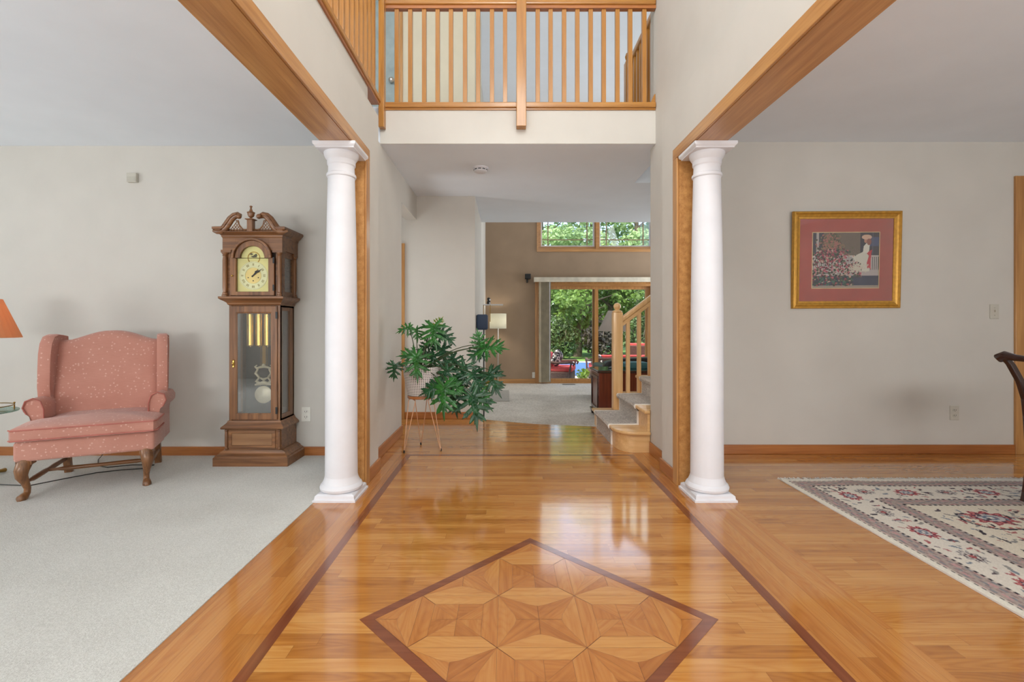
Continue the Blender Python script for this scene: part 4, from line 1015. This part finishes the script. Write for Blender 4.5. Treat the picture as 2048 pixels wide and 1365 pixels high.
t = thing('area_rug', 'cream oriental rug with red flowers and fringe on the dining room floor', 'rug', (RX0, RY0, 0))
def rugplace(u, v):
    X = (RX1-RX0)*u; Y = (RY1-RY0)*v+.02*np.exp(-((X-.42)/.07)**2)*v; return np.stack([X, Y, np.full_like(u, .0085)], 1)
gridmesh('rug_pile', 390, 468, paint_rug, rugplace, 'rug', t)
boxes('rug_backing', 'binding', [(0, RX1-RX0, 0, RY1-RY0, .001, .008)], parent=t)
b = MB(); random.seed(2)
for k in range(330):
    x = k*(RX1-RX0)/330; dx = random.uniform(-.012, .012); ln = random.uniform(.028, .05)
    b.prism([(x, RY1-RY0-.005), (x+.006, RY1-RY0-.005), (x+.005+dx, RY1-RY0+ln), (x+dx, RY1-RY0+ln)], 2, .001, .006)
fr = b.build('fringe', 'binding', t, smooth=0); fr['kind'] = 'stuff'
# ================================================================== DINING CHAIR
t = thing('dining_chair', 'dark mahogany dining chair with eared back standing on the rug at the right edge', 'chair', (3.22, 2.49, 0))
for s in (1, -1):
    y = s*.225
    path = [(-.215, y, 0.0), (-.203, y, .06), (-.190, y, .18), (-.188, y, .34), (-.196, y, .50), (-.215, y*.99, .60), (-.255, y*.97, .70), (-.300, y*1.02, .80), (-.328, y*1.08, .845)]
    b = MB(); rw = [.021,.021,.020,.021,.022,.019,.017,.017,.018]
    b.loft([[(p[0]+dx*r, p[1]+dy*r*.9, p[2]) for dx, dy in ((-1,-1),(1,-1),(1,1),(-1,1))] for p, r in zip(path, rw)])
    b.build('back_post', 'mahog_z', t, smooth=0, bevel=.005, seg=3)
    b = MB(); b.loft([[(.20+dx*r, y+dy*r, z) for dx, dy in ((-1,-1),(1,-1),(1,1),(-1,1))] for z, r in ((0,.020),(.44,.024))])
    b.build('front_leg', 'mahog_z', t, smooth=0, bevel=.004)
b = MB(); b.tube([(-.315,.262,.823),(-.332,.258,.842),(-.330,.235,.853),(-.318,.19,.842),(-.312,.10,.836),(-.318,0,.85),(-.312,-.10,.836),(-.318,-.19,.842),(-.330,-.235,.853),(-.332,-.258,.842),(-.315,-.262,.823)], [.018,.026,.025,.019,.016,.020,.016,.019,.025,.026,.018], 14)
b.build('crest_rail', 'mahog_y', t, smooth=60)
b = MB(); b.loft([[(x, y*w_, z) for y in (-1, 1)]+[(x+.014, y*w_, z) for y in (1, -1)] for x, w_, z in ((-.205,.07,.5),(-.218,.05,.58),(-.255,.085,.68),(-.290,.055,.76),(-.318,.10,.838))])
b.build('back_splat', 'mahog_z', t, smooth=30)
b = MB(); b.box(-.20, .21, -.235, .235, .44, .50); b.build('seat_frame', 'mahog_x', t, smooth=0, bevel=.006)
b = MB(); b.box(-.222, .215, -.242, .242, .572, .596); b.build('seat_cushion', plain('sage_chair_cushion', (150, 146, 118), .8), t, smooth=40, bevel=.01, seg=3)
b = MB(); b.box(-.205, .215, -.238, .238, .50, .573); b.build('seat_pad', plain('dark_seat_cloth', (52, 34, 30), .8), t, smooth=40, bevel=.01, seg=3)
for s in (1, -1): MB().box(-.19, .20, s*.225-.009, s*.225+.009, .16, .185).build('side_stretcher', 'mahog_x', t, smooth=0)
# ================================================================== SMALL WALL THINGS
def plate(name, X, Y, Z, label, cat, kind, mat='plastic'):
    t = thing(name, label, cat, (X, Y, Z))
    b = MB(); rectloft(b, [(-.036, .036, -.0, -.0, 0)]*0 or [(-.036, .036, -.006, 0, -.058), (-.036, .036, -.006, 0, .058)]); b.build('plate', mat, t, smooth=0, bevel=.003)
    if kind == 'outlet':
        for dz in (.021, -.021):
            r = MB().loft([[(.0165*math.cos(a), y, dz+.014*math.sin(a)) for a in [2*PI*i/20 for i in range(20)]] for y in (-.009, -.005)]).build('socket', mat, t)
            b = MB(); b.box(-.009, -.006, -.0098, -.0085, dz-.003, dz+.007); b.box(.006, .009, -.0098, -.0085, dz-.003, dz+.007); b.box(-.002, .002, -.0098, -.0085, dz-.010, dz-.006); b.build('slot', 'darkslot', r, smooth=0)
    elif kind == 'switch':
        MB().box(-.005, .005, -.018, -.005, -.004, .014).build('toggle', mat, t, smooth=0)
        b = MB(); b.ball((0, -.007, .03), .003); b.ball((0, -.007, -.03), .003); b.build('screw', 'chrome', t)
    return t
p = px(612.5, 829, 3.70); plate('wall_outlet', p.x, 3.70, p.z, 'white wall outlet between the clock and the left column', 'outlet', 'outlet')
p = px(1908, 826, 3.75); plate('wall_outlet', p.x, 3.75, p.z, 'white wall outlet low on the dining room wall', 'outlet', 'outlet', 'beigeplastic')
p = px(1988, 623.5, 3.75); plate('light_switch', p.x, 3.75, p.z, 'beige light switch beside the dining room door frame', 'switch', 'switch', 'beigeplastic')
p = px(268, 357, 3.70)
t = thing('door_chime', 'small beige box high on the living room wall above the armchair', 'wall box', (p.x, 3.70, p.z))
MB().box(-.038, .038, -.03, 0, -.036, .036).build('cover', 'beigeplastic', t, smooth=0, bevel=.004)
MB().box(-.030, .034, -.032, -.029, -.030, .006).build('grille', plain('grille_beige', (180, 176, 164), .6), t, smooth=0)
t = thing('smoke_detector', 'white round smoke detector on the hall ceiling', 'smoke detector', (-.228, 4.22, 2.44))
MB().lathe([(.07,0),(.07,-.010),(.062,-.014),(.062,-.020),(.058,-.034),(.046,-.042),(.001,-.044)], seg=40).build('housing', 'white', t, smooth=35)
b = MB(); 
for k in range(10):
    a0 = k*2*PI/10; 
    b.ring([(.0625*math.cos(a0+q), .0625*math.sin(a0+q)) for q in (0,.2,.45)]+[(.0625*math.cos(a0+.45), .0625*math.sin(a0+.45))], [(.060*math.cos(a0+q), .060*math.sin(a0+q)) for q in (0,.2,.45)]+[(.060*math.cos(a0+.45), .060*math.sin(a0+.45))], 2, -.026, -.019)
b.build('vent_slots', 'darkslot', t, smooth=0)
# ================================================================== FAMILY ROOM
def xat(x, Y): return (x-VX)*Y/F
# sliding door
t = thing('sliding_patio_door', 'oak framed sliding glass door to the patio', 'sliding door', (1.84, BY, -.17))
t['kind'] = 'structure'
def lp(name, mat, q, par, **k): return pbox(name, mat, q, par, **k)
b = MB(); L = Vector(t.location)
def add(b, x0, x1, y0, y1, z0, z1, L): b.box(x0-L.x, x1-L.x, y0-L.y, y1-L.y, z0-L.z, z1-L.z)
add(b, DX0, DX1, BY-.01, BY+.15, DZ1-.055, DZ1, L); add(b, DX0, DX0+.05, BY-.01, BY+.15, -.17, DZ1-.055, L); add(b, DX1-.05, DX1, BY-.01, BY+.15, -.17, DZ1-.055, L); add(b, DX0+.05, DX1-.05, BY-.01, BY+.15, -.17, -.135, L)
b.build('door_frame', 'oak_x', t, smooth=0)
b = MB(); add(b, DX0-.06, DX0, BY-.02, BY, -.17, DZ1+.06, L); add(b, DX1, DX1+.06, BY-.02, BY, -.17, DZ1+.06, L); add(b, DX0, DX1, BY-.02, BY, DZ1, DZ1+.06, L)
b.build('door_casing', 'oak_z', t, smooth=0)
XM = xat(1191.5, 9.65)
for x0, x1, y in ((DX0+.05, XM+.055, BY+.03), (XM-.055, DX1-.05, BY+.085)):
    b = MB(); c = [(x0-L.x, -.135-L.z), (x1-L.x, -.135-L.z), (x1-L.x, DZ1-.055-L.z), (x0-L.x, DZ1-.055-L.z)]
    wv = .10 if x0 > 1 else .075
    i = [(x0+wv-L.x, -.075-L.z), (x1-wv-L.x, -.075-L.z), (x1-wv-L.x, DZ1-.115-L.z), (x0+wv-L.x, DZ1-.115-L.z)]
    b.ring(c, i, 1, y-L.y, y+.045-L.y); pf = b.build('door_panel', 'oak_z', t, smooth=0)
    b = MB(); b.box(i[0][0], i[1][0], y+.018-L.y, y+.024-L.y, i[0][1], i[2][1]); b.build('glass_pane', 'glass', pf, smooth=0)
# upper windows
XM2 = xat(1194.5, 9.63)
for n_, (x0, x1) in enumerate(((UX0, XM2), (XM2, UX1))):
    t = thing('window_%d' % (n_+1), ('left' if n_ == 0 else 'right')+' upper window with prairie grid above the patio door', 'window', ((x0+x1)/2, BY, UZ0)); t['kind'] = 'structure'
    L = Vector(t.location)
    b = MB(); wd = x1-x0; hh = UZ1-UZ0
    b.ring([(-wd/2-.0, -.0), (wd/2, -.0), (wd/2, hh), (-wd/2, hh)], [(-wd/2+.05, .05), (wd/2-.05, .05), (wd/2-.05, hh-.05), (-wd/2+.05, hh-.05)], 1, .02, .14)
    b.build('window_frame', 'oak_x', t, smooth=0)
    b = MB(); b.ring([(-wd/2+.05, .05), (wd/2-.05, .05), (wd/2-.05, hh-.05), (-wd/2+.05, hh-.05)], [(-wd/2+.075, .078), (wd/2-.075, .078), (wd/2-.075, hh-.075), (-wd/2+.075, hh-.075)], 1, .05, .1)
    b.build('window_sash', 'white', t, smooth=0)
    b = MB(); 
    for xx in (-wd/2+.075+.125, wd/2-.075-.125): b.box(xx-.011, xx+.011, .066, .078, .078, hh-.075)
    for zz in (.20, hh-.2): b.box(-wd/2+.075, wd/2-.075, .07, .078, zz-.010, zz+.010)
    b.build('muntins', plain('muntin_bronze', (150, 130, 104), .5), t, smooth=0)
    b = MB(); b.box(-wd/2+.07, wd/2-.07, .079, .083, .07, hh-.07); b.build('pane', 'glass', t, smooth=0)
b = MB(); b.box(UX0-.035, UX0+.0, BY-.02, BY, UZ0-.06, UZ1+.06); b.box(UX1, UX1+.06, BY-.02, BY, UZ0-.06, UZ1+.06); b.box(UX0, UX1, BY-.02, BY, UZ0-.06, UZ0); b.box(UX0, UX1, BY-.02, BY, UZ1, UZ1+.06); b.box(XM2-.03, XM2+.03, BY-.02, BY+.02, UZ0, UZ1)
struct(b.build('trim_window', 'oak_x', smooth=0), 'oak trim around the upper windows', 'trim')
# blinds
t = thing('vertical_blinds', 'vertical blinds stacked at the left of the patio door under a pale valance', 'blinds', (.75, BY-.10, 1.80))
L = Vector(t.location)
b = MB(); add(b, xat(1068, 9.5), 3.15, BY-.15, BY-.135, 1.895, 1.99, L); add(b, xat(1068, 9.5), xat(1068, 9.5)+.012, BY-.135, BY-.03, 1.895, 1.99, L); add(b, xat(1068,9.5), 3.15, BY-.135, BY-.03, 1.975, 1.99, L)
b.build('valance', 'valance', t, smooth=0)
for k in range(9):
    X = xat(1080, 9.55)+k*.024; b = MB()
    b.loft([[(X-L.x+q*.5*.045+.006*math.sin(q*PI), BY-.09-L.y-q*.04+dy*.0015, z-L.z) for q, dy in ((-1,0),(-.3,0),(.3,0),(1,0),(1,1),(.3,1),(-.3,1),(-1,1))] for z in (-.14, 1.90)])
    b.build('slat', 'blind', t, smooth=0)
b = MB(); add(b, xat(1099, 9.5), xat(1099, 9.5)+.012, BY-.13, BY-.12, -.1, 1.9, L); b.build('wand', 'white', t, smooth=0)
# speakers, lamps, shelf
p = px(1056, 557, 9.5)
t = thing('wall_speaker', 'small black speaker on the brown wall left of the patio door', 'speaker', (p.x, BY, p.z))
b = MB(); b.box(-.06, .055, -.16, -.03, -.01, .09); b.build('cabinet', 'black', t, smooth=0, bevel=.008)
b = MB(); b.box(-.03, .0, -.09, 0, -.08, 0); b.build('bracket', 'black', t, smooth=0)
Yl = 9.30; p = px(996, 643, Yl)
t = thing('floor_lamp', 'lit floor lamp with white drum shade against the brown wall', 'lamp', (p.x, Yl, -.17))
b = MB().loft([[(r*math.cos(a), r*math.sin(a), z) for a in [2*PI*i/36 for i in range(36)]] for r, z in ((.165, 1.125), (.165, 1.42))], cap=False)
s_ = b.build('lamp_shade', 'shade_white', t, smooth=60); md = s_.modifiers.new('s', 'SOLIDIFY'); md.thickness = .003
MB().tube([(0,0,.02),(0,0,1.30)], .011, 12).build('pole', 'chrome', t)
MB().lathe([(.13,0),(.13,.014),(.02,.022)], (.03,0,0), 30).build('base', 'chrome', t)
b = MB(); b.tube([(0,0,1.30),(.163,0,1.40)], .003, 6); b.tube([(0,0,1.30),(-.163,0,1.40)], .003, 6); b.build('shade_spider', 'chrome', t)
l = bpy.data.lights.new('floor_lamp_bulb', 'POINT'); l.energy = 7; l.color = (1, .88, .7); l.shadow_soft_size = .04
o = bpy.data.objects.new('floor_lamp_bulb', l); C.objects.link(o); o.parent = t; o.location = (0, 0, 1.28)
t = thing('satellite_speaker', 'small navy speaker on a thin black stand just past the hall wall corner', 'speaker', (-.272, 5.38, -.17))
MB().box(-.064, .064, -.06, .06, 1.142, 1.318).build('cabinet', 'navy', t, smooth=40, bevel=.02, seg=3)
MB().tube([(.018, 0, .02), (.018, 0, 1.145)], .008, 12).build('pole', 'black', t)
MB().lathe([(.062,0),(.062,.014),(.02,.022)], (0, 0, 0), seg=30).build('base', 'black', t)
p0 = px(961, 609, 8.6)
t = thing('glass_wall_shelf', 'small pale wall shelf on posts above the navy speaker', 'shelf', (-.415, 8.75, p0.z))
MB().box(.0, .36, -.20, .15, -.012, 0).build('shelf_board', 'white', t, smooth=0)
b = MB(); b.box(.0, .012, -.2, -.19, -.32, -.012); b.box(.12, .132, -.2, -.19, -.32, -.012); b.build('bracket', 'brassdark', t, smooth=0)
t = thing('figurine', 'tiny black and white figurine standing on the wall shelf', 'figurine', (-.32, 8.68, p0.z))
MB().lathe([(.03,0),(.034,.05),(.02,.07),(.03,.10),(.026,.12),(.001,.13)], seg=16).build('body', 'black', t)
b = MB(); b.ball((.022, -.024, .085), .016); b.ball((.020, -.026, .025), .014); b.build('white_spots', 'white', t)
tag(boxes('floor_mat', 'mat', [(-.40, .055, 7.35, 8.55, -.169, -.160)]), 'thin grey mat on the family room carpet beside the left wall', 'mat')
t = thing('floor_vent', 'dark metal floor vent in the carpet in front of the patio door', 'vent', (xat(1137, 9.45), 9.42, -.17))
MB().box(-.13, .13, -.05, .05, 0, .008).build('grille', plain('vent_metal', (120, 112, 102), .5), t, smooth=0)
b = MB()
for k in range(9): b.box(-.11+k*.026, -.10+k*.026, -.04, .04, .0075, .0085)
b.build('louvres', 'darkslot', t, smooth=0)
p = px(1073, 751, 9.6); plate('wall_outlet', p.x-.05, BY, p.z, 'white outlet low on the brown wall beside the blinds', 'outlet', 'outlet')
# desk
X0, Y0 = 1.152, 5.92
t = thing('desk', 'dark cherry desk with glass top behind the stairs', 'desk', (X0+.45, Y0+.27, -.17))
L = Vector(t.location); ZT = .454
b = MB(); add(b, X0+.02, X0+.88, Y0+.02, Y0+.53, -.12, ZT-.035, L); b.build('body', 'cherry_z', t, smooth=0, bevel=.004)
b = MB(); add(b, X0, X0+.90, Y0, Y0+.55, ZT-.035, ZT-.005, L); b.build('top', 'mahog_x', t, smooth=0, bevel=.008)
b = MB(); add(b, X0+.01, X0+.89, Y0+.01, Y0+.54, ZT-.005, ZT+.001, L); b.build('glass_top', plain('dark_green_glass', (60, 92, 86), .06, spec=.9), t, smooth=0)
b = MB()
q = [(Y0+.06-L.y, -.06-L.z), (Y0+.49-L.y, -.06-L.z), (Y0+.49-L.y, ZT-.08-L.z), (Y0+.06-L.y, ZT-.08-L.z)]; q2 = [(Y0+.09-L.y, -.03-L.z), (Y0+.46-L.y, -.03-L.z), (Y0+.46-L.y, ZT-.11-L.z), (Y0+.09-L.y, ZT-.11-L.z)]
b.ring(q, q2, 0, X0+.008-L.x, X0+.022-L.x); b.build('side_panel', 'mahog_z', t, smooth=0, bevel=.003)
b = MB(); add(b, X0+.0, X0+.90, Y0+.0, Y0+.55, -.12, -.09, L); b.build('base_moulding', 'mahog_x', t, smooth=0, bevel=.006)
for xx in (X0+.005, X0+.815):
    for yy in (Y0+.005, Y0+.465):
        b = MB(); L2 = L; rectloft(b, [(xx+.01-L.x, xx+.07-L.x, yy+.01-L.y, yy+.07-L.y, 0), (xx-L.x, xx+.08-L.x, yy-L.y, yy+.08-L.y, .05)]); b.build('foot', 'mahog_z', t, smooth=0)
# desk lamp
t = thing('table_lamp', 'table lamp with sheer grey cone shade standing on the desk', 'lamp', (1.43, Y0+.28, ZT+.001))
b = MB().loft([[(r*math.cos(a), r*math.sin(a), z) for a in [2*PI*i/36 for i in range(36)]] for r, z in ((.215, .49), (.085, .76))], cap=False)
s_ = b.build('lamp_shade', 'shade_grey', t, smooth=60); md = s_.modifiers.new('s', 'SOLIDIFY'); md.thickness = .002
b = MB(); b.lathe([(.075,0),(.08,.008),(.06,.02),(.02,.035),(.014,.06),(.010,.2),(.012,.3),(.008,.5),(.006,.6)], seg=20); b.build('base', 'black', t)
b = MB(); b.tube([(0,0,.6),(.1,0,.70)], .003, 6); b.tube([(0,0,.6),(-.1,0,.70)], .003, 6); b.build('shade_spider', 'black', t)
# sofa and teal cushion
t = thing('leather_sofa', 'black leather sofa with rounded back seen behind the desk', 'sofa', (2.22, 7.3, -.17))
b = MB(); b.loft([[(x, y, z) for x, z in [(-.72,.08),(.72,.08)]+[(.72*math.cos(PI*i/16)*(1 if abs(math.cos(PI*i/16)) < .99 else 1), .56+.14*math.sin(PI*i/16)**.6) for i in range(17)]] for y in (-.14, .08)])
b.build('backrest', 'blackleather', t, smooth=40, bevel=.03, seg=3)
b = MB(); b.box(-.70, .70, .0, .75, .10, .42); b.build('seat', 'blackleather', t, smooth=40, bevel=.05, seg=3)
for s in (-1, 1):
    MB().box(*sorted((s*.74, s*.56)), .0, .78, .08, .56).build('arm', 'blackleather', t, smooth=40, bevel=.05, seg=3)
    for y in (.0, .70): MB().box(s*.66-.03, s*.66+.03, y-.03, y+.03, 0, .10).build('leg', 'black', t, smooth=0)
tag(MB().loft([[(1.72+x*.17, 6.22+y, .497+z*.042) for x, z in [(math.copysign(abs(math.cos(a))**.5, math.cos(a)), math.copysign(abs(math.sin(a))**.5, math.sin(a))) for a in [2*PI*i/24 for i in range(24)]]] for y in (-.12, .12)]).build('folded_cloth', 'teal', smooth=40, bevel=.02), 'folded teal cloth lying on the glass top of the desk', 'cloth')
# ================================================================== OUTDOORS
GZ = -.34
struct(boxes('ground_patio', 'patio', [(-6, 12, 9.8, 17.6, GZ-.2, GZ)]), 'pale stone patio around the pool', 'patio')
struct(boxes('ground_lawn', 'grass', [(-14, 24, 17.6, 44, GZ-.2, GZ-.02)]), 'lawn beyond the pool', 'lawn')
tag(MB().prism([(-.5, 12.6), (2.9, 12.6), (3.1, 13.6), (7.5, 13.6), (7.9, 14.0), (7.6, 16.2), (6.8, 16.7), (0, 16.7), (-.6, 16.1), (-.9, 13.2)], 2, GZ+.001, GZ+.03).build('pool_cover', 'pool', smooth=0), 'blue cover stretched over the swimming pool', 'pool cover')
def lounge(name, label, loc, rz, W_, back_h=.68, pillow=True):
    t = thing(name, label, 'patio chair', loc, rz, None); hw = W_/2
    b = MB(); b.loft([[(x, y, z) for x, y in ((-hw, -.36), (hw, -.36), (hw*.98, .36), (-hw*.98, .36))] for z in (.03, .26)]); b.build('base', 'wicker', t, smooth=0, bevel=.03)
    b = MB(); b.loft([[(-hw+.02, .26+z*.12, .2+z), (hw-.02, .26+z*.12, .2+z), (hw-.02, .34+z*.16, .2+z), (-hw+.02, .34+z*.16, .2+z)] for z in (0, back_h-.24)]); b.build('back_frame', 'wicker', t, smooth=0, bevel=.02)
    for s in (-1, 1):
        b = MB(); b.tube([(s*hw, -.40, .40), (s*hw, -.43, .45), (s*hw, -.38, .49), (s*hw, -.25, .48), (s*hw, 0, .47), (s*hw, .32, .52)], [.02,.028,.03,.03,.03,.028], 10)
        b.tube([(s*hw, -.36, .46), (s*hw, -.33, .30), (s*hw, -.30, .10)], .022, 8); b.build('arm', 'wicker', t, smooth=60)
        for y in (-.30, .30): MB().box(s*(hw-.06)-.025, s*(hw-.06)+.025, y-.025, y+.025, 0, .05).build('foot', 'black', t, smooth=0)
    n = max(1, round(W_/.7))
    for k in range(n):
        x0 = -hw+.04+k*(W_-.08)/n; x1 = x0+(W_-.08)/n-.01
        MB().box(x0, x1, -.38, .24, .26, .38).build('seat_cushion', 'red', t, smooth=40, bevel=.035, seg=3)
        b = MB(); b.loft([[(x0, .10+z*.25, .36+z), (x1, .10+z*.25, .36+z), (x1, .24+z*.22, .36+z), (x0, .24+z*.22, .36+z)] for z in (0, back_h-.34)]); b.build('back_cushion', 'red', t, smooth=40, bevel=.035, seg=3)
    return t
def pillow(label, loc, rot, s=.23):
    b = MB(); R_ = []
    for y, e in ((-.07,.55),(-.05,.85),(-.0,1),(.05,.85),(.07,.55)):
        R_.append([(s*e*math.copysign(abs(math.cos(a))**.55, math.cos(a)), y, s*e*math.copysign(abs(math.sin(a))**.55, math.sin(a))) for a in [2*PI*i/28 for i in range(28)]])
    b.loft(R_); o = b.build('pillow', 'pillow', smooth=60); o.location = loc; o.rotation_euler = rot
    return tag(o, label, 'pillow')
lounge('patio_chair', 'brown wicker patio chair with red cushions left of the pool seen through the door', (1.27, 11.4, GZ-.0), math.radians(74), .72)
pillow('black and white patterned pillow leaning on the left patio chair', (1.22, 11.22, GZ+.58), (math.radians(18), .5, math.radians(62)), .19)
lounge('patio_sofa', 'long wicker patio sofa with red cushions seen over the desk', (3.05, 11.9, GZ), math.radians(180), 1.9, .60)
pillow('patterned pillow on the left end of the red patio sofa', (2.27, 11.62, GZ+.44), (.1, .6, math.radians(150)), .17)
lounge('patio_chair', 'wicker patio chair with red cushions behind the right end of the patio sofa', (3.75, 13.0, GZ), math.radians(160), .75, .85)
# bright plant at the pool
rs = np.random.RandomState(5)
def leafcloud(name, cents, rads, n, size, mat, parent, flat=.7, shell=.55):
    cents = np.array(cents, float); rads = np.array(rads, float)
    pr = rads.prod(1) if rads.ndim > 1 else rads**3
    k = rs.choice(len(cents), n, p=pr/pr.sum()); d = rs.randn(n, 3); d /= np.linalg.norm(d, axis=1)[:, None]
    r = shell+(1-shell)*rs.rand(n)**.6
    R_ = rads[k] if rads.ndim > 1 else rads[k][:, None]
    p = cents[k]+d*r[:, None]*R_
    nrm = d*.5+rs.randn(n, 3)*.6+np.array([0, 0, .5]); nrm /= np.linalg.norm(nrm, axis=1)[:, None]
    a = np.cross(nrm, rs.randn(n, 3)); a /= np.linalg.norm(a, axis=1)[:, None]; b_ = np.cross(nrm, a)
    s = size*(.6+.8*rs.rand(n))[:, None]
    q = np.stack([p-a*s, p-b_*s*.55+nrm*s*.1, p+a*s, p+b_*s*.55+nrm*s*.1], 1).reshape(-1, 3)
    me = bpy.data.meshes.new(name); me.vertices.add(4*n); me.vertices.foreach_set('co', q.astype(np.float32).ravel())
    me.loops.add(4*n); me.loops.foreach_set('vertex_index', np.arange(4*n, dtype=np.int32)); me.polygons.add(n); me.polygons.foreach_set('loop_start', (np.arange(n)*4).astype(np.int32)); me.update(calc_edges=True)
    me.materials.append(M[mat]); o = bpy.data.objects.new(name, me); C.objects.link(o)
    if parent: o.parent = parent
    return o
t = thing('patio_plant', 'bright green leafy plant beside the red patio chair', 'plant', (1.93, 11.75, GZ))
leafcloud('foliage', [(0, 0, .12)], [.17], 260, .035, 'fern', t, shell=.2)
MB().tube([(0,0,0),(0,0,.1)], .02, 6).build('stem', 'stem', t)
def tree(label, X, Y, ht, cr, mat, n, size, lean=0, lo=.25, group='trees beyond the pool', tr=.16):
    t = thing('tree', label, 'tree', (X, Y, GZ-.02), 0, group)
    b = MB(); b.tube([(0,0,-.1),(lean*.2,0,ht*.2),(lean*.55,.1,ht*.5),(lean,0,ht*.8),(lean*1.1,0,ht*.95)], [tr*1.3, tr, tr*.8, tr*.5, tr*.2], 10)
    r2 = random.Random(int(X*100)+int(Y*10))
    for k in range(7):
        z = ht*(.3+.08*k); a = r2.uniform(0, 2*PI); ln = cr*r2.uniform(.5, .9); x0 = lean*(z/ht)*1.1
        b.tube([(x0,0,z),(x0+ln*.5*math.cos(a), ln*.5*math.sin(a), z+ln*.3),(x0+ln*math.cos(a), ln*math.sin(a), z+ln*.45)], [tr*.35, tr*.22, tr*.08], 6)
    b.build('trunk', 'bark', t, smooth=60)
    cs, rd = [], []
    for k in range(16):
        z = ht*(lo+(1.02-lo)*(k+.5)/16); w_ = cr*math.sin(PI*min(1, .18+.8*(z/ht-lo)/(1-lo)))
        a = k*2.4+r2.uniform(0, 1); q = w_*r2.uniform(.3, .75)
        cs.append((lean*(z/ht)+q*math.cos(a), q*math.sin(a), z)); rr = cr*r2.uniform(.32, .5); rd.append((rr, rr, rr*.6))
    leafcloud('foliage', cs, rd, n, size, mat, t, shell=.3)
    return t
tree('tree with pale leaning trunk standing behind the left door panel', 3.1, 20.5, 4.5, 1.9, 'tree_a', 5200, .10, .5, .16)
tree('broad green tree seen at the middle bar of the patio door', 5.0, 21.5, 4.7, 2.0, 'tree_a', 5200, .10, -.4, .16)
tree('green tree right of the patio door view, half hidden by the stairs', 7.3, 20.5, 4.4, 2.0, 'tree_a', 5200, .10, .2, .16)
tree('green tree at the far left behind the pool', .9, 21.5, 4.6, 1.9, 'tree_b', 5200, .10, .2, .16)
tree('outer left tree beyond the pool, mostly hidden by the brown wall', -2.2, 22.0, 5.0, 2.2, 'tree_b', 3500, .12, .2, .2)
tree('outer right tree beyond the pool, mostly hidden by the hall wall', 10.0, 22.0, 5.0, 2.2, 'tree_b', 3500, .12, .2, .2)
for k, (X, Y) in enumerate(((-1.0, 27), (2.2, 26.5), (4.8, 27.5), (7.6, 26.5), (10.6, 27.5), (13.4, 28))):
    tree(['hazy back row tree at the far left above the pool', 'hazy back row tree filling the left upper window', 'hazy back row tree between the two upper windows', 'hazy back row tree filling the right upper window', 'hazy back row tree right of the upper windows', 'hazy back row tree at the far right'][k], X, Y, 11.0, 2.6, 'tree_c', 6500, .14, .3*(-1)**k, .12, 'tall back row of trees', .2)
for k in range(9):
    X = -2.2+k*1.5; Y = 18.9+.35*math.sin(k*2.3)
    t = thing('shrub', '', 'shrub', (X, Y, GZ-.02), 0, 'shrubs along the far side of the pool')
    t['label'] = ('purple leaved' if k == 4 else 'dark green') + ' shrub beyond the pool, ' + ['first', 'second', 'third', 'fourth', 'fifth', 'sixth', 'seventh', 'eighth', 'ninth'][k] + ' from the left in its row'
    leafcloud('foliage', [(0, 0, .55), (.3, .1, .95), (-.3, 0, .9), (0, .1, 1.35)], [(.62, .5, .55), (.5, .4, .5), (.5, .4, .5), (.45, .35, .5)], 1500, .075, 'shrub2' if k == 4 else 'shrub', t, shell=.3)
    b = MB()
    for q in range(4): b.tube([(0,0,0),(.15*math.cos(q*1.7),.15*math.sin(q*1.7),.6),(.3*math.cos(q*1.7),.25*math.sin(q*1.7),1.2)], [.03,.02,.008], 6)
    b.build('stems', 'bark', t, smooth=60)
